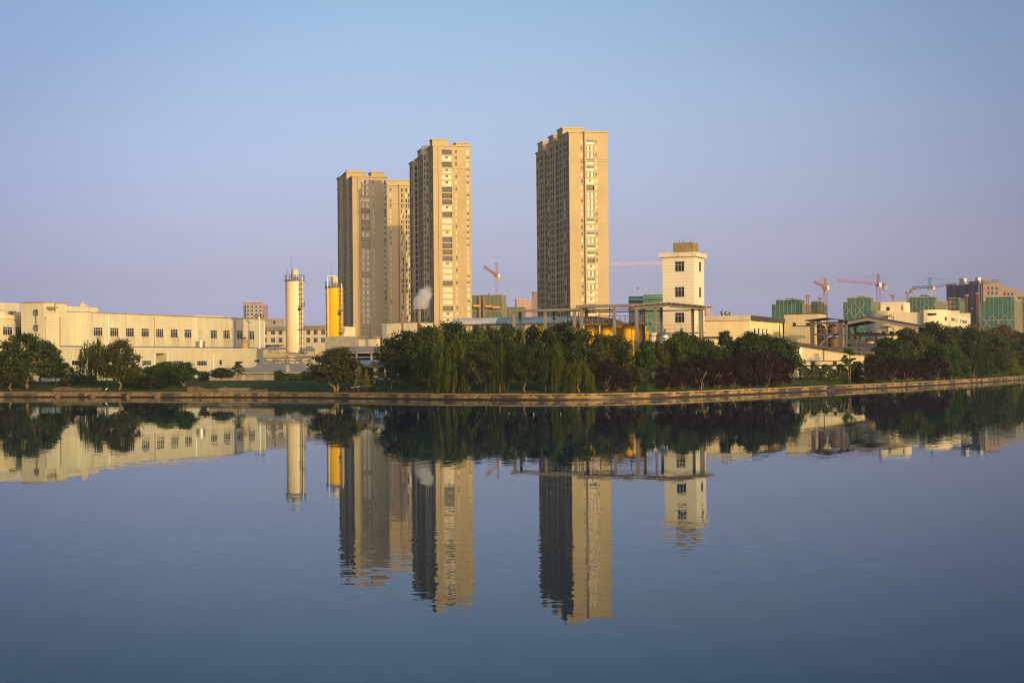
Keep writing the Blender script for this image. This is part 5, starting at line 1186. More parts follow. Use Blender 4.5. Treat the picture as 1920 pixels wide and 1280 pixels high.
hoist(1814, 995, 552, 'red hoist mast before the dark apartment side'); hoist(1834.5, 992, 548, 'red hoist mast between the dark apartment side and the big netted building')
# ------------------------------------------------------------------ trees
def leafmat(name, cols, trans=.25, rough=.75):
    M = bpy.data.materials.new(name); M.use_nodes = True; t = M.node_tree; b = t.nodes['Principled BSDF']; L = t.links.new
    g = N(t, 'ShaderNodeNewGeometry'); oi = N(t, 'ShaderNodeObjectInfo'); tc = N(t, 'ShaderNodeTexCoord')
    n = N(t, 'ShaderNodeTexNoise'); n.inputs['Scale'].default_value = .7; n.inputs['Detail'].default_value = 3; L(tc.outputs['Object'], n.inputs['Vector'])
    a = N(t, 'ShaderNodeMath', operation='MULTIPLY_ADD'); L(g.outputs['Random Per Island'], a.inputs[0]); a.inputs[1].default_value = .35; L(n.outputs['Fac'], a.inputs[2])
    c = N(t, 'ShaderNodeMath', operation='MULTIPLY_ADD'); L(oi.outputs['Random'], c.inputs[0]); c.inputs[1].default_value = .25; L(a.outputs[0], c.inputs[2])
    d = N(t, 'ShaderNodeMath', operation='SUBTRACT'); L(c.outputs[0], d.inputs[0]); d.inputs[1].default_value = .35
    r = N(t, 'ShaderNodeValToRGB'); e = r.color_ramp.elements
    while len(e) < len(cols): e.new(.5)
    for k, (x, col) in enumerate(zip(e, cols)): x.position = k/(len(cols)-1); x.color = (*col, 1)  # wide dark-to-pale ramp puts foliage shade and sunlight into the leaf colour
    L(d.outputs[0], r.inputs[0]); L(r.outputs[0], b.inputs['Base Color']); b.inputs['Roughness'].default_value = rough; b.inputs['Specular IOR Level'].default_value = .25
    tr = N(t, 'ShaderNodeBsdfTranslucent'); L(r.outputs[0], tr.inputs[0]); mixs = N(t, 'ShaderNodeMixShader'); mixs.inputs[0].default_value = trans
    L(b.outputs[0], mixs.inputs[1]); L(tr.outputs[0], mixs.inputs[2]); L(mixs.outputs[0], t.nodes['Material Output'].inputs[0])
    return M
LM = {'dark': leafmat('leaf_dark_green', [(.008, .017, .004), (.036, .060, .010), (.12, .15, .024)]),
      'olive': leafmat('leaf_olive', [(.014, .020, .005), (.062, .070, .014), (.17, .17, .036)]),
      'fresh': leafmat('leaf_fresh_green', [(.010, .026, .004), (.042, .092, .010), (.11, .20, .02)]),
      'willow': leafmat('leaf_willow', [(.016, .026, .004), (.072, .092, .010), (.18, .19, .022)], .35),
      'purple': leafmat('leaf_purple', [(.006, .003, .004), (.017, .007, .008), (.045, .018, .016)], .15),
      'gold': leafmat('leaf_yellow_green', [(.08, .10, .008), (.15, .17, .015), (.26, .25, .03)], .3),
      'pinkish': leafmat('leaf_pinkish_brown', [(.05, .06, .02), (.15, .10, .05), (.26, .14, .08)], .25)}
def leaves(cen, nrm, size, rng, aspect=.6, up=.35, droop=False):
    n = len(cen)
    if droop:
        a = np.tile(np.array([[0, 0, -1.0]]), (n, 1))+rng.normal(0, .12, (n, 3)); nn = rng.normal(0, 1, (n, 3)); nn[:, 2] *= .2
    else:
        nn = nrm*1.0+rng.normal(0, .42, (n, 3)); nn[:, 2] += up; a = rng.normal(0, 1, (n, 3))
    nn /= np.linalg.norm(nn, axis=1, keepdims=True)+1e-9
    a -= nn*np.sum(a*nn, axis=1, keepdims=True); a /= np.linalg.norm(a, axis=1, keepdims=True)+1e-9
    b = np.cross(nn, a); s = size*rng.uniform(.6, 1.3, (n, 1)); w = s*aspect
    return np.stack([cen-a*s*.5, cen+b*w*.5, cen+a*s*.5, cen-b*w*.5], axis=1)
def quadmesh(name, Q, mt):
    n = len(Q); me = bpy.data.meshes.new(name); me.vertices.add(4*n); me.vertices.foreach_set('co', Q.reshape(-1).astype(np.float32))
    me.loops.add(4*n); me.loops.foreach_set('vertex_index', np.arange(4*n, dtype=np.int32)); me.polygons.add(n)
    me.polygons.foreach_set('loop_start', np.arange(0, 4*n, 4, dtype=np.int32)); me.polygons.foreach_set('loop_total', np.full(n, 4, dtype=np.int32))
    me.materials.append(mt); me.update(calc_edges=True); me.validate(); return me
def limb(m, p, q, r0, r1, rng, n=4, bend=.06):
    p, q = np.array(p, float), np.array(q, float); L_ = np.linalg.norm(q-p); prev = p; pr = r0
    for k in range(1, n+1):
        f = k/n; c = p+(q-p)*f+(rng.normal(0, bend*L_, 3)*(1 if k < n else 0)*np.array([1, 1, .3])); r = r0+(r1-r0)*f
        m.tube(prev, c, pr, 7, r); prev, pr = c, r
# prototypes are 10 m tall, crown about 10 m wide (5 m radius); every tree is a scaled copy
def proto(kind, seed):
    rng = np.random.default_rng(seed); tr = MB(); Q = []; H = 10.0
    def clump(c, r, n, size, flat=1.0, shell=.55, up=.35):
        d = rng.normal(0, 1, (n, 3)); d /= np.linalg.norm(d, axis=1, keepdims=True)
        rad = rng.uniform(shell, 1.05, (n, 1)); cen = np.array(c)+d*rad*np.array([r, r, r*flat]); Q.append(leaves(cen, d, size, rng, up=up))
    if kind == 'round':
        limb(tr, (0, 0, -.3), (0, 0, 4.6), .28, .2, rng)
        for k in range(46):
            f = rng.uniform(-1, 1); a = rng.uniform(0, 6.283); zc = 5.7+f*3.3; rr = 4.1*math.sqrt(max(.08, 1-f*f))*rng.uniform(.55, 1.0)
            c = (rr*math.cos(a), rr*math.sin(a), zc); r = rng.uniform(1.0, 1.7); clump(c, r, 150, .5, .85)
            if k < 9: limb(tr, (0, 0, rng.uniform(2.5, 4.5)), c, .12, .04, rng)
        clump((0, 0, 8.4), 1.6, 200, .5); clump((0, 0, 5.6), 3.4, 700, .55, .95, .2)
    elif kind == 'spread':
        base = [(0, 0)] if seed % 2 else [(-.25, 0), (.3, .1)]
        for bx_, by_ in base: limb(tr, (bx_, by_, -.3), (bx_*3, by_*3, 4.2), .24, .17, rng)
        for k in range(92):
            a = k*2.4+rng.uniform(-.3, .3); lev = rng.choice([0, 1, 2, 3, 4], p=[.14, .22, .26, .22, .16]); zc = [3.2, 4.5, 5.8, 7.1, 8.5][lev]+rng.uniform(-.6, .6)
            rr = [3.8, 4.6, 4.4, 3.4, 2.0][lev]*math.sqrt(rng.uniform(.05, 1.0)); c = (rr*math.cos(a), rr*math.sin(a), zc); r = rng.uniform(1.0, 1.8)
            clump(c, r, 105, .46, .68, .2, .55)
            if k % 4 == 0: s_ = base[k//4 % len(base)]; limb(tr, (s_[0]*3, s_[1]*3, rng.uniform(2.2, 4.2)), (c[0], c[1], c[2]-.2), .12, .03, rng)
    elif kind == 'willow':
        limb(tr, (0, 0, -.3), (.2, 0, 3.2), .32, .26, rng)
        for k in range(7): a = k*.9; limb(tr, (.2, 0, 3.0), (2.2*math.cos(a), 2.2*math.sin(a), 7.2+rng.uniform(-.5, 1.5)), .16, .05, rng)
        cen = []
        for k in range(70):          # hanging curtains of strands with gaps between them
            a0 = rng.uniform(0, 6.283); r0 = 4.6*math.sqrt(rng.uniform(0.03, 1)); top0 = 9.8-3.6*(r0/4.6)**2+rng.normal(0, .35)+.7*math.sin(3*a0+seed); len0 = rng.uniform(2.2, 8.0)
            for j in range(9):
                a = a0+rng.normal(0, .28)/max(1, r0); rr = r0+rng.normal(0, .25); top = top0+rng.normal(0, .25)-.5*(j/9)
                lo = max(.3, top-len0*rng.uniform(.75, 1.1)); n = int((top-lo)/.24)+1; z = np.linspace(top, lo, n); sw = np.linspace(0, 1, n)
                x = rr*math.cos(a)*(1+.10*sw)+rng.normal(0, .06, n); y = rr*math.sin(a)*(1+.10*sw)+rng.normal(0, .06, n); cen.append(np.stack([x, y, z], 1))
        cen = np.concatenate(cen); Q.append(leaves(cen, cen*0, .55, rng, .26, droop=True))
        for k in range(12): a = rng.uniform(0, 6.283); rr = rng.uniform(0, 3); clump((rr*math.cos(a), rr*math.sin(a), 8.4-rr*.5), 1.0, 70, .4, .6)
    elif kind == 'cone':
        limb(tr, (0, 0, -.3), (0, 0, 9.3), .22, .04, rng, 6, .01)
        for k in range(46):
            z = rng.uniform(1.9, 9.6); rr = 4.9*(1-(z-1.4)/8.9)**.8*rng.uniform(.4, 1.0); a = rng.uniform(0, 6.283); clump((rr*math.cos(a), rr*math.sin(a), z), .75+.5*(1-z/10), 80, .45, .6, .2)
            if k % 3 == 0: limb(tr, (0, 0, z-.4), (rr*math.cos(a), rr*math.sin(a), z), .06, .02, rng, 2)
    elif kind == 'shrub':
        for k in range(7): a = k*.9; limb(tr, (.2*math.cos(a), .2*math.sin(a), -.3), (2.6*math.cos(a), 2.6*math.sin(a), 6), .14, .04, rng)
        for k in range(46):
            f = rng.uniform(-.95, 1); a = rng.uniform(0, 6.283); zc = 4.9+f*4.2; rr = 4.2*math.sqrt(max(.08, 1-(f*.9)**2))*rng.uniform(.5, 1); clump((rr*math.cos(a), rr*math.sin(a), zc), rng.uniform(.95, 1.5), 120, .5, .9)
        clump((0, 0, 4.6), 3.3, 450, .55, 1.1, .2)
    elif kind == 'ball':
        tr.tube((0, 0, -.3), (0, 0, 4), .5, 7)
        for k in range(26):
            d = rng.normal(0, 1, 3); d /= np.linalg.norm(d); clump((d[0]*3.6, d[1]*3.6, 5+d[2]*3.6), 1.5, 150, .8, 1, .6)
    elif kind == 'block':
        tr.tube((0, 0, -.3), (0, 0, 4), .5, 7); n = 3200
        c = rng.uniform(-1, 1, (n, 3)); ax = rng.integers(0, 3, n); sg = rng.choice([-1, 1], n); c[np.arange(n), ax] = sg*rng.uniform(.86, 1.03, n); nr = np.zeros((n, 3)); nr[np.arange(n), ax] = sg
        Q.append(leaves(c*np.array([5, 5, 4.9])+np.array([0, 0, 5]), nr, .75, rng))
    elif kind == 'thin':
        limb(tr, (0, 0, -.3), (0, 0, 9.6), .16, .03, rng, 6, .015)
        for k in range(34):
            z = rng.uniform(3.2, 9.8); rr = rng.uniform(.4, 3.6)*(1.15-z/11); a = rng.uniform(0, 6.283); c = (rr*math.cos(a), rr*math.sin(a), z+.4*rr*.3); clump(c, rng.uniform(.5, .9), 46, .5, .6, .1)
            limb(tr, (0, 0, z-rr*.4), c, .045, .015, rng, 2)
    Q = np.concatenate(Q); c = Q.mean(1); f = 5.0/np.percentile(np.hypot(c[:, 0], c[:, 1]), 96); fz = 10.0/np.percentile(c[:, 2], 99.3)
    if kind not in ('block', 'ball'):
        Q = Q*np.array([f, f, fz]); tr.v = [(x*f, y*f, z*fz if z > 0 else z) for x, y, z in tr.v]
    return tr.mesh('trunk', BARK, True), Q
PR = {}
def get_proto(kind, seed, leaf):
    if (kind, seed) not in PR: PR[(kind, seed)] = proto(kind, seed)
    k = (kind, seed, leaf)
    if k not in PR: PR[k] = quadmesh('crown', PR[(kind, seed)][1], LM[leaf])
    return PR[(kind, seed)][0], PR[k]
def plant(name, kind, leaf, px, wpx, top, base=None, Y=None, label='', cat='tree', group='trees along the lake bank', seed=None, rot=None):
    rnd = random.Random(px*7+top); seed = seed or rnd.choice([1, 2, 3]) 
    if Y: q = P(px, 677, Y); q = Vector((q.x, Y, gz(q.x, Y)))
    else: q = ground_hit(px, base)
    h = zrow(q.x, q.y, top)-q.z; w = wpx*q.y/3000
    o = thing(name, label, cat, q, rot if rot is not None else rnd.uniform(0, 6.28), group)
    o.scale = (w/9.9, w/9.9, h/10.0)
    tm, cm = get_proto(kind, seed, leaf)
    for n_, me in (('trunk', tm), ('crown', cm)): c = bpy.data.objects.new(n_, me); COL.objects.link(c); c.parent = o
    return o
G1, G2, G3, G4 = 'trees on the left bank', 'trees of the middle grove', 'purple leaved trees', 'trees on the right bank'
# name, kind, leaf, px, width, top, base row or None, depth or None, label, group
TREES = [
 ('bank_tree', 'spread', 'dark', 52, 112, 627, 727, None, 'wide dark umbrella crowned tree before the oval windows of the stair tower', G1),
 ('bank_tree', 'spread', 'dark', 106, 60, 673, None, 297, 'low dark tree hiding the left corner of the annex', G1),
 ('bank_tree', 'round', 'dark', 4, 62, 662, None, 300, 'dark bushy tree cut off by the left edge of the photo', G1),
 ('bank_tree', 'spread', 'olive', 22, 60, 672, 731, None, 'low olive tree leaning under the wide umbrella crown at the left edge', G1),
 ('willow_tree', 'willow', 'willow', 178, 62, 640, None, 299, 'green willow hanging before the left part of the annex', G1),
 ('bank_tree', 'spread', 'olive', 222, 78, 639, 731, None, 'sunlit spreading tree with a pale forked trunk right beside the left willow', G1),
 ('bank_shrub', 'shrub', 'dark', 162, 44, 703, None, 293, 'dim grey green shrub at the foot of the left willow', G1),
 ('bank_shrub', 'shrub', 'fresh', 268, 50, 688, None, 290, 'leafy green shrub left of the annex recess', G1),
 ('bank_shrub', 'shrub', 'fresh', 303, 52, 683, None, 288, 'tall leafy shrub covering the foot of the annex recess', G1),
 ('bank_tree', 'spread', 'fresh', 345, 56, 680, 724, None, 'small pale trunked tree before the annex right of the recess', G1),
 ('bank_shrub', 'shrub', 'dark', 285, 74, 705, None, 282, 'low wide dark shrub under the two leafy shrubs', G1),
 ('bank_shrub', 'shrub', 'dark', 384, 22, 697, None, 291, 'narrow dark shrub at the left end of the stained shed wall', G1),
 ('bank_tree', 'round', 'dark', 78, 66, 642, None, 301, 'rounded dark crown filling the right half behind the wide umbrella crown', G1),
 ('bank_tree', 'round', 'fresh', 312, 60, 678, None, 291, 'rounded fresh green crown rising before the annex recess', G1),
 ('bank_shrub', 'shrub', 'olive', 130, 40, 700, None, 293, 'dull olive shrub between the low dark tree and the left willow', G1),
 ('bank_shrub', 'shrub', 'dark', 240, 40, 702, None, 288, 'small dark shrub right of the forked pale trunk', G1),
 ('bank_shrub', 'shrub', 'dark', 325, 44, 700, None, 285, 'dark shrub at the foot of the small pale trunked tree', G1),
 ('bank_shrub', 'shrub', 'dark', 30, 70, 700, None, 300, 'dark shrub in the shade under the wide umbrella crown', G1),
 ('bank_tree', 'spread', 'dark', 416, 42, 690, None, 289, 'small dark tree leaning on the stained shed wall', G1),
 ('bank_tree', 'thin', 'dark', 446, 34, 678, None, 290, 'thin taller tree rising above the stained shed roof', G1),
 ('bank_tree', 'spread', 'olive', 630, 104, 654, 734, None, 'big olive tree with a forked sunlit trunk on the lawn below the yellow silo', G1),
 ('young_tree', 'cone', 'gold', 673, 17, 687, 733, None, 'shortest sided leftmost yellow sapling of three on the lawn', 'yellow saplings on the lawn'),
 ('young_tree', 'cone', 'gold', 687, 18, 692, 733, None, 'middle yellow sapling of three on the lawn', 'yellow saplings on the lawn'),
 ('young_tree', 'thin', 'gold', 701.5, 32, 678, 726, None, 'tallest yellow sapling with one long side branch by the lamp', 'yellow saplings on the lawn'),
 ('bank_tree', 'thin', 'olive', 734, 32, 680, 730, None, 'slim young tree under the left end of the grove', G2),
 ('grove_tree', 'spread', 'dark', 768, 100, 622, None, 262, 'dark spreading tree at the left end of the grove before the plain block', G2),
 ('grove_tree', 'spread', 'dark', 806, 70, 612, None, 276, 'dark tree behind the left grove below the smoke', G2),
 ('grove_tree', 'round', 'fresh', 806, 62, 646, None, 250, 'light green round tree left of the biggest willow', G2),
 ('grove_tree', 'spread', 'dark', 852, 84, 605, None, 278, 'tall dark tree behind the biggest willow under the canopy end', G2),
 ('slim_conifer', 'cone', 'gold', 827, 19, 617, None, 268, 'narrow yellow green conifer poking up left of the biggest willow', G2),
 ('slim_conifer', 'cone', 'gold', 868, 17, 620, None, 268, 'narrow yellow green conifer right above the biggest willow', G2),
 ('grove_tree', 'round', 'fresh', 893, 52, 614, None, 272, 'bright round tree behind between the two tall willows', G2),
 ('grove_tree', 'spread', 'olive', 921, 44, 616, None, 280, 'thin grey green tree behind under the blue part of the canopy', G2),
 ('willow_tree', 'willow', 'willow', 849, 84, 637, 736, None, 'biggest willow, its strands reaching down to the bank wall', G2),
 ('grove_tree', 'spread', 'olive', 912, 74, 644, 735, None, 'brownish olive tree with two pale trunks beside the second willow', G2),
 ('willow_tree', 'willow', 'willow', 937, 42, 646, 735, None, 'second willow, narrow and yellow, right of the brownish olive tree', G2),
 ('grove_tree', 'round', 'dark', 955, 54, 611, None, 270, 'round green tree behind under the first lower canopy post', G2),
 ('slim_conifer', 'cone', 'gold', 981, 22, 617, None, 263, 'yellow green conifer before the leftmost yellow tank', G2),
 ('grove_tree', 'round', 'dark', 1001, 44, 613, None, 270, 'dark round tree hiding the bottom of the leftmost yellow tank', G2),
 ('grove_tree', 'spread', 'dark', 985, 58, 650, 735, None, 'dark tree with one leaning pale trunk before the grove', G2),
 ('grove_tree', 'round', 'dark', 1022, 46, 655, 734, None, 'dark green tree left of the third willow', G2),
 ('grove_tree', 'round', 'dark', 1054, 66, 607, None, 266, 'tall dense tree under the step of the canopy', G2),
 ('grove_tree', 'round', 'olive', 1098, 62, 619, None, 262, 'wide olive crown left of the broad yellow tanks', G2),
 ('grove_tree', 'round', 'olive', 1148, 74, 630, None, 258, 'wide olive crown overlapping the feet of the broad yellow tanks', G2),
 ('grove_tree', 'round', 'dark', 1085, 82, 650, None, 250, 'dark middle tree behind the two right willows', G2),
 ('willow_tree', 'willow', 'willow', 1044, 34, 653, 734, None, 'third willow, slim, on the right side of the grove', G2),
 ('willow_tree', 'willow', 'willow', 1085, 60, 679, 735, None, 'low rounded willow, rightmost of them all, by the purple trees', G2),
 ('bank_tree', 'round', 'olive', 1190, 40, 684, 733, None, 'olive bush like tree between the purple trees and the clipped cube', G2),
 ('grove_tree', 'round', 'fresh', 1212, 40, 640, None, 250, 'pointed green tree before the silver tank', G2),
 ('young_tree', 'thin', 'fresh', 1216, 22, 690, 724, None, 'thin bright sapling above the clipped cube shrub', G2),
 ('hall_tree', 'round', 'dark', 1272, 58, 624, None, 266, 'dark tree before the foot of the white tower', G4),
 ('hall_tree', 'spread', 'dark', 1306, 66, 630, None, 268, 'dark airy tree right of the white tower foot', G4),
 ('hall_tree', 'cone', 'dark', 1362, 56, 622, None, 272, 'pointed dark tree before the middle of the cream hall', G4),
 ('hall_tree', 'round', 'dark', 1408, 56, 623, None, 272, 'dark tree before the tall windows of the cream hall', G4),
 ('hall_tree', 'round', 'dark', 1458, 80, 634, None, 276, 'wide dark tree covering the corner of the hall and warehouse', G4),
 ('hall_tree', 'spread', 'olive', 1236, 36, 640, None, 262, 'thin tree in shade between the pointed green tree and the silver tank', G4),
 ('lawn_tree', 'thin', 'fresh', 1593, 34, 645, None, 293, 'slim tree standing alone before the corrugated warehouse', G4),
 ('right_tree', 'round', 'dark', 1664, 66, 634, None, 322, 'dark rounded tree before the squat pale tanks', G4),
 ('right_tree', 'round', 'olive', 1702, 64, 617, None, 338, 'tall olive tree at the end of the gable canopy', G4),
 ('right_tree', 'round', 'dark', 1757, 92, 606, None, 350, 'tallest dark tree of the right bank before the cream works', G4),
 ('right_tree', 'round', 'dark', 1806, 84, 614, None, 362, 'dark tree before the cream works end wall', G4),
 ('right_tree', 'round', 'fresh', 1772, 62, 645, None, 336, 'bright green tree above a purple one on the right bank', G4),
 ('willow_tree', 'willow', 'dark', 1826, 66, 648, 709, None, 'dark green willow drooping to the right bank', G4),
 ('right_tree', 'round', 'pinkish', 1826, 56, 610, None, 410, 'tree with pinkish brown flowers before the dark apartment side', G4),
 ('right_tree', 'round', 'pinkish', 1874, 76, 611, None, 420, 'tree with golden brown top before the big netted building', G4),
 ('right_tree', 'round', 'dark', 1850, 84, 624, None, 392, 'dark tree in front of the two pinkish brown crowns', G4),
 ('right_tree', 'round', 'dark', 1905, 80, 622, None, 420, 'dark tree cut off by the right edge of the photo', G4),
 ('right_tree', 'spread', 'olive', 1872, 60, 650, None, 388, 'low olive tree with bare stems near the right edge', G4),
 ('right_tree', 'cone', 'gold', 1901, 30, 668, 705, None, 'small yellow green tree by the bank at the right edge', G4),
 ('right_tree', 'round', 'dark', 1920, 56, 650, 700, None, 'dark bank tree at the right edge behind the small yellow green one', G4),
 ('grove_tree', 'round', 'dark', 830, 58, 660, None, 256, 'low dark tree filling the gap left of the biggest willow', G2),
 ('grove_tree', 'shrub', 'dark', 893, 54, 664, None, 254, 'low dark leafy tree right of the biggest willow', G2),
 ('grove_tree', 'shrub', 'dark', 962, 50, 662, None, 252, 'low dark leafy tree right of the second willow', G2),
 ('grove_tree', 'round', 'dark', 1010, 52, 640, None, 256, 'mid height dark tree below the first canopy posts', G2),
 ('grove_tree', 'shrub', 'dark', 1062, 54, 652, None, 250, 'low dark leafy tree behind the slim third willow', G2),
 ('grove_tree', 'shrub', 'olive', 1122, 60, 648, None, 248, 'olive leafy tree behind the leftmost purple tree', G2),
 ('grove_tree', 'round', 'dark', 868, 60, 628, None, 266, 'dark tree right behind the crown of the biggest willow', G2),
 ('grove_tree', 'shrub', 'dark', 752, 54, 668, None, 258, 'low dark tree at the left foot of the grove', G2),
 ('hall_tree', 'round', 'dark', 1332, 52, 640, None, 270, 'lower dark tree between the airy and the pointed dark trees', G4),
 ('hall_tree', 'round', 'olive', 1390, 54, 634, None, 276, 'olive tinted dark tree left of the tall hall windows', G4),
 ('hall_tree', 'round', 'dark', 1434, 60, 628, None, 280, 'dark tree rising behind the tallest purple tree', G4),
 ('right_tree', 'shrub', 'dark', 1690, 56, 655, None, 322, 'low dark tree filling below the gable canopy end', G4),
 ('right_tree', 'round', 'dark', 1732, 64, 630, None, 342, 'dark tree between the tall olive tree and the tallest one', G4),
 ('right_tree', 'shrub', 'dark', 1788, 62, 660, None, 340, 'low dark tree behind the bright green one', G4),
 ('right_tree', 'shrub', 'dark', 1858, 58, 660, None, 372, 'low dark leafy tree right of the dark willow', G4),
 ('right_tree', 'shrub', 'dark', 1892, 56, 655, None, 402, 'low dark leafy tree behind the small yellow green one', G4),
 ('bank_shrub', 'shrub', 'dark', 1722, 70, 668, None, 336, 'dark undergrowth shrub below the tall olive tree', G4),
]
for n_, kind, leaf, px, w, top, base, Y, lab, g in TREES:
    if n_ == 'grove_tree' or n_ == 'hall_tree': w *= 1.14
    plant(n_, kind, leaf, px, w, top, base, Y, lab, 'shrub' if 'shrub' in n_ else 'tree', g)
PUR = [(1620, 46, 676, 719, 'low purple tree hiding the right end of the cream boundary wall'), (1137, 48, 676, 733, 'purple tree right of the lowest willow, leftmost of the purple row'), (1164, 46, 692, 733, 'low purple tree left of the olive bush like tree'), (1251, 48, 688, 731, 'purple tree just right of the clipped cube shrub'),
       (1280, 52, 676, 730, 'purple tree before the white tower foot'), (1314, 54, 666, 729, 'rounded purple tree below the dark airy tree'), (1345, 50, 672, 728, 'purple tree left of the pointed dark tree'),
       (1374, 52, 668, 727, 'purple tree under the pointed dark tree'), (1405, 54, 664, 725, 'purple tree under the tall windows of the hall'), (1437, 56, 656, 724, 'tallest purple tree, before the hall corner'), (1468, 48, 670, 722, 'purple tree at the left end of the clipped hedge'),
       (1641, 50, 668, 717, 'purple tree at the right end of the clipped hedge'), (1674, 46, 670, 715, 'purple tree below the dark rounded tree'), (1704, 44, 674, 713, 'purple tree below the tall olive tree'),
       (1752, 58, 668, 712, 'rounded purple tree below the bright green tree on the right bank'), (1726, 36, 680, 712, 'small purple tree left of the rounded one on the right bank')]
for px, w, top, base, lab in PUR: plant('purple_tree', 'shrub', 'purple', px, w, top, base, None, lab, 'tree', G3)
for px, w, top, base, leaf, lab in ((697, 13, 724, 733, 'dark', 'darker round shrub under the yellow saplings'), (709, 17, 722, 733, 'fresh', 'clipped round shrub right of the yellow saplings'), (1590, 16, 710, 721, 'fresh', 'round clipped shrub left of a lower one on the right lawn'),
    (1619, 18, 708.5, 719.5, 'fresh', 'wider round clipped shrub on the right lawn beside the purple trees'), (1747, 22, 704, 714, 'fresh', 'round shrub at the foot of the rounded purple tree'), (1904, 22, 693, 704, 'fresh', 'light green shrub below the small yellow green tree')):
    plant('round_shrub', 'ball', leaf, px, w, top, base, None, lab, 'shrub', 'round clipped shrubs')
plant('cube_shrub', 'block', 'fresh', 1218, 18, 719, 733, None, 'bright green shrub clipped into a cube on the bank', 'shrub', 'clipped shrubs', rot=.1)
def hedge(name, px0, px1, Y, top, leaf, label, dep=1.6, n=5200):
    a, c = P(px0, 690, Y), P(px1, 690, Y); L_ = c.x-a.x; z0 = gz((a.x+c.x)/2, Y); h = zrow((a.x+c.x)/2, Y, top)-z0; rng = np.random.default_rng(int(px0))
    p = rng.uniform(0, 1, (n, 3)); ax = rng.integers(0, 3, n); sg = rng.integers(0, 2, n); p[np.arange(n), ax] = np.where(sg, rng.uniform(.85, 1.0, n), rng.uniform(0, .15, n)); nr = np.zeros((n, 3)); nr[np.arange(n), ax] = sg*2-1
    hh = h*(1+.22*np.sin(p[:, 0]*L_*1.1+1)+.12*np.sin(p[:, 0]*L_*2.7)); cen = np.stack([p[:, 0]*L_, p[:, 1]*dep, p[:, 2]*hh], 1)
    o = bpy.data.objects.new(name, quadmesh(name, leaves(cen, nr, .34, rng), LM[leaf])); COL.objects.link(o); o.location = (a.x, Y, z0); tag(o, label, 'hedge')
hedge('hedge', 514, 592, 293, 699.5, 'dark', 'dark uneven hedge before the stained shed wall', 2.4, 7000)
for a, c, lab in ((1500, 1519, 'first clipped hedge block from the left before the cream boundary wall'), (1521.5, 1541, 'second clipped hedge block from the left before the cream boundary wall'), (1543, 1569, 'third and longest clipped hedge block before the cream boundary wall'), (1571, 1590, 'fourth clipped hedge block, under the lone slim tree'), (1594, 1613, 'last clipped hedge block, beside the purple trees')):
    hedge('hedge_block', a, c, 285.5+(a-1500)*.125, 690.5, 'dark', lab, 1.3, 1700)
hedge('undergrowth', 770, 1110, 272, 706, 'dark', 'dark low undergrowth along the kerb of the open shed', 2.0, 9000)

rng = np.random.default_rng(77); n = 9000; gx = rng.uniform(-100, 145, n); den = np.sin(gx*.37)+np.sin(gx*1.1+2)*.7+np.sin(gx*.12)*.8; gx = gx[(den+rng.normal(0, .6, n)) > .25]; n = len(gx)
gy = np.array([shs(v) for v in gx])+rng.uniform(-.18, .5, n); gzv = .89+rng.uniform(-.25, .22, n)*np.where(gy-np.array([shs(v) for v in gx]) < 0, 1, .3)
o = bpy.data.objects.new('bank_weeds', quadmesh('bank_weeds', leaves(np.stack([gx, gy, gzv], 1), np.tile(np.array([[0, -.5, .6]]), (n, 1)), .30, rng, .4), LM['olive'])); COL.objects.link(o); tag(o, 'weeds and grass tufts growing over the embankment edge', 'weeds', kind='stuff')

# ------------------------------------------------------------------ small things on the bank
q = ground_hit(199, 731.5)
t_ = thing('egret', 'small white egret standing on the bank below the olive tree', 'bird', (q.x, q.y, .89)); t_.scale = (.75, .75, .75)
m = MB(); prof = [((-.34, .40), .03), ((-.2, .47), .10), ((0, .53), .14), ((.16, .58), .10), ((.26, .68), .05), ((.27, .82), .035), ((.33, .90), .05), ((.40, .89), .03)]
for ((x0_, z0_), r0_), ((x1_, z1_), r1_) in zip(prof, prof[1:]): m.tube((x0_, 0, z0_), (x1_, 0, z1_), r0_, 8, r1_)
m.build('body', WHITEB, t_, True); m = MB(); m.tube((.40, 0, .89), (.54, 0, .86), .018, 6, .004); m.build('beak', OCHRE, t_)
for s_ in (-.05, .05): m = MB(); m.tube((0, s_, 0), (.02, s_, .22), .014, 5); m.tube((.02, s_, .22), (0, s_, .46), .016, 5); m.build('leg', ROOFD, t_)
def drum(px, row, label, group):
    p = atz(px, row, .0); y = shs(p.x)-.95; q = P(px, row, y); t_ = thing('blue_float', label, 'float', (q.x, y, .02), 0, group); t_.scale = (.8, .8, .8)
    m = MB(); m.lathe([(.2, 0), (.3, .05), (.31, .55), (.2, .62), (.1, .66)], n=14); m.build('barrel', BLUEP, t_, True); m = MB(); m.lathe([(.07, .66), (.07, .74)], n=8); m.build('lid', WHITEP, t_)
drum(14, 741, 'blue float on the water at the far left of the bank', 'blue floats by the bank'); drum(485, 742, 'blue float on the water below the end of the stained shed', 'blue floats by the bank')
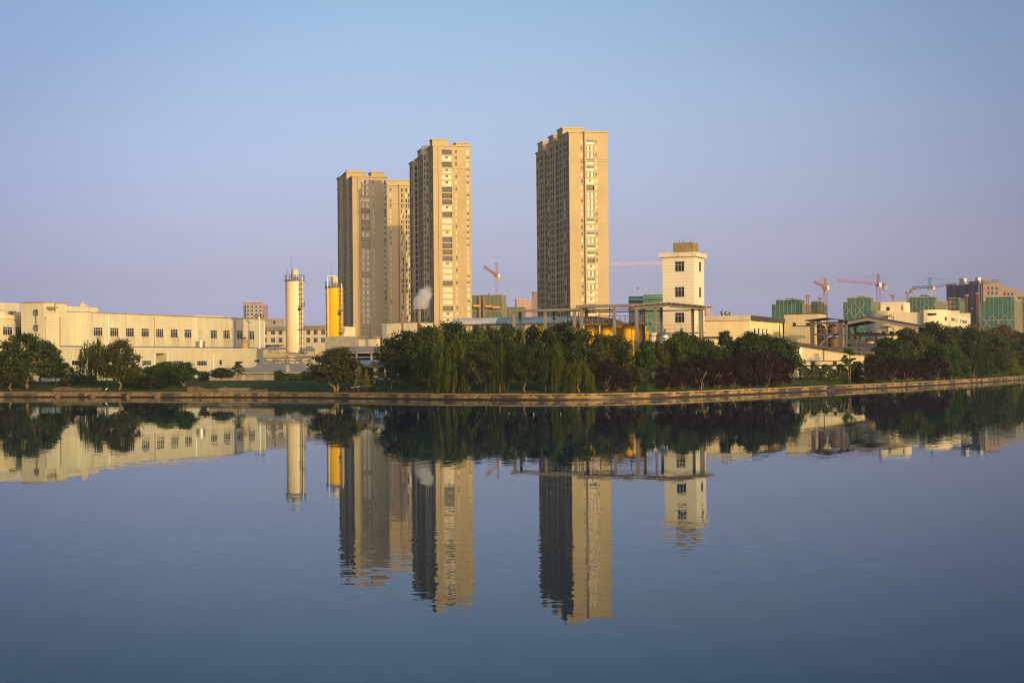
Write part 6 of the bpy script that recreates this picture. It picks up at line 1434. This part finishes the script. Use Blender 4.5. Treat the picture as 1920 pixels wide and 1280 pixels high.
# rough terraces on the left bank
def ledge(name, px0, px1, off, dep, zb, zt, mt, label, seed):
    a, c = P(px0, 735, 285), P(px1, 735, 285); xa = a.x*shs(a.x)/285; xc = c.x*shs(c.x)/285; rnd = random.Random(seed); m = MB(); n = max(2, int((xc-xa)/1.5)); pts = [xa+(xc-xa)*k/n for k in range(n+1)]; zz = [zt+rnd.uniform(-.3, .2) for _ in pts]
    for k in range(n):
        p, q_ = pts[k], pts[k+1]; yp, yq = shs(p)+off, shs(q_)+off
        m.hexa([(p, yp, zb), (q_, yq, zb), (q_, yq+dep, zb), (p, yp+dep, zb), (p, yp+.05, zz[k]), (q_, yq+.05, zz[k+1]), (q_, yq+dep, zz[k+1]), (p, yp+dep, zz[k])])
    return tag(m.build(name, mt), label, 'wall')
ledge('stone_terrace', 84, 178, 4.5, 1.0, .6, 1.6, STONE2, 'rough stone terrace wall under the left willow', 1)
ledge('stone_terrace', 345, 418, 3.5, 1.0, .6, 1.6, STONE2, 'rough stone terrace wall before the small pale trunked tree', 2)
ledge('concrete_landing', 411, 466, .6, 2.4, .5, 1.6, mat('dirty_concrete', (.20, .165, .11), .95, var=.3, vscale=.8, streak=.8, streak_col=(.05, .04, .03)), 'stained concrete landing block below the stained shed', 3)
ledge('stone_ramp', 468, 500, 1.4, 1.6, .8, 1.45, STONE2, 'short sloping stone ramp right of the concrete landing', 4)
for px, w, lab in ((112, 10, 'jutting stone step in the bank below the olive tree trunk, leftmost'), (178, 12, 'jutting stone step in the bank below the left willow'), (298, 14, 'larger jutting stone step in the bank below the leafy shrubs'), (243, 8, 'small jutting stone step right of the forked pale trunk')):
    p = atz(px, 744, 0); xx = P(px, 744, shs(p.x)).x; hw = w*shs(xx)/8000; y = shs(xx); t_ = thing('bank_step', lab, 'steps', (xx, y, 0), 0, 'stone steps jutting from the bank')
    m = MB(); m.box(-hw, hw, -1.5, -.32, -.5, .28); m.build('lower_tread', STONE2, t_); m = MB(); m.box(-hw*.9, hw*.9, -.9, -.33, .283, .62); m.build('upper_tread', STONE2, t_)
# dark outfall in the right bank
p = atz(1553, 732, 0); xx = P(1553, 730, shs(p.x)).x; y = shs(xx); t_ = thing('bank_outfall', 'dark stepped drain outfall cutting the right bank wall', 'drain', (xx, y, 0))
m = MB(); m.hexa([(-1.0, -1.2, -.4), (.7, -1.2, -.4), (1.2, -.2, -.4), (-.4, -.2, -.4), (-1.0, -1.2, .15), (.7, -1.2, .15), (1.2, -.2, 0.9), (-.4, -.2, 0.9)]); m.build('chute', ROOFD, t_)
m = MB(); m.box(-.5, 1.3, -.19, .5, .895, .98); m.build('cap', ROOFD, t_)
# plank and lamp on the lawn
a, c = ground_hit(658, 731), ground_hit(688, 727); t_ = thing('pale_plank', 'long pale plank lying on the lawn under the yellow saplings', 'plank', a); d = c-a
m = MB(); v = Vector((-d.y, d.x, 0)).normalized()*.15; m.hexa([tuple(-v+Vector((0, 0, .3))), tuple(d-v+Vector((0, 0, .35))), tuple(d+v+Vector((0, 0, .35))), tuple(v+Vector((0, 0, .3))), tuple(-v+Vector((0, 0, .42))), tuple(d-v+Vector((0, 0, .47))), tuple(d+v+Vector((0, 0, .47))), tuple(v+Vector((0, 0, .42)))]); m.build('board', PALE, t_)
for f in (.15, .85): m = MB(); b_ = d*f; m.box(b_.x-.12, b_.x+.12, b_.y-.12, b_.y+.12, b_.z-.3, b_.z+.3); m.build('block', STONE2, t_)
q = P(703, 720, 262); t_ = thing('street_lamp', 'slim white lamp post with a round head behind the tallest yellow sapling', 'lamp post', (q.x, 262, gz(q.x, 262))); z = zrow(q.x, 262, 686)-gz(q.x, 262)
m = MB(); m.tube((0, 0, 0), (0, 0, z-.3), .07, 8, .05); m.build('post', WHITEP, t_); m = MB(); m.lathe([(.06, z-.3), (.24, z-.15), (.26, z), (.12, z+.15), (.03, z+.18)], n=14); m.build('lamp_head', WHITEP, t_, True)

# ------------------------------------------------------------------ smoke and haze
def volmat(name, dens, col, aniso, noise=None):
    M = bpy.data.materials.new(name); M.use_nodes = True; t = M.node_tree; t.nodes.clear(); v = N(t, 'ShaderNodeVolumePrincipled'); o = N(t, 'ShaderNodeOutputMaterial')
    v.inputs['Color'].default_value = (*col, 1); v.inputs['Density'].default_value = dens; v.inputs['Anisotropy'].default_value = aniso; t.links.new(v.outputs[0], o.inputs['Volume'])
    if noise:
        tc = N(t, 'ShaderNodeTexCoord'); n = N(t, 'ShaderNodeTexNoise'); n.inputs['Scale'].default_value = noise; n.inputs['Detail'].default_value = 6; n.inputs['Roughness'].default_value = .65; t.links.new(tc.outputs['Object'], n.inputs['Vector'])
        # soft puff along an axis rising to the upper right
        sp = N(t, 'ShaderNodeSeparateXYZ'); t.links.new(tc.outputs['Object'], sp.inputs[0])
        sh = N(t, 'ShaderNodeMath', operation='MULTIPLY_ADD'); t.links.new(sp.outputs[2], sh.inputs[0]); sh.inputs[1].default_value = -.35; t.links.new(sp.outputs[0], sh.inputs[2])
        cb = N(t, 'ShaderNodeCombineXYZ'); t.links.new(sh.outputs[0], cb.inputs[0]); t.links.new(sp.outputs[1], cb.inputs[1]); zz = N(t, 'ShaderNodeMath', operation='MULTIPLY_ADD'); t.links.new(sp.outputs[2], zz.inputs[0]); zz.inputs[1].default_value = .62; zz.inputs[2].default_value = -1.35; t.links.new(zz.outputs[0], cb.inputs[2])
        ln = N(t, 'ShaderNodeVectorMath', operation='LENGTH'); t.links.new(cb.outputs[0], ln.inputs[0])
        a = N(t, 'ShaderNodeMath', operation='MULTIPLY_ADD'); t.links.new(n.outputs['Fac'], a.inputs[0]); a.inputs[1].default_value = 2.6; b = N(t, 'ShaderNodeMath', operation='SUBTRACT'); b.inputs[0].default_value = .75
        t.links.new(ln.outputs['Value'], b.inputs[1]); t.links.new(b.outputs[0], a.inputs[2])
        r = N(t, 'ShaderNodeMapRange'); r.inputs['From Min'].default_value = .0; r.inputs['From Max'].default_value = 2.0; r.inputs['To Max'].default_value = dens; t.links.new(a.outputs[0], r.inputs['Value']); t.links.new(r.outputs[0], v.inputs['Density'])
    return M
sxx, syy, szz = SMOKE
m = MB(); m.box(-2.6, 4.2, -2.4, 2.4, 0.03, 5.6)
o = m.build('smoke_plume', volmat('smoke', 2.4, (.98, .98, .98), 0, .8)); o.location = (sxx, syy, szz); tag(o, 'small white smoke plume above the thicker brown chimney', 'smoke', kind='stuff')
HAZE = .0001
m = MB(); m.box(-905, 905, -205, 2010, -1.6, 150)
o = m.build('haze', volmat('haze_air', HAZE, (.88, .89, .93), .1)); tag(o, 'thin bluish evening haze over the lake and town', 'haze', kind='stuff')
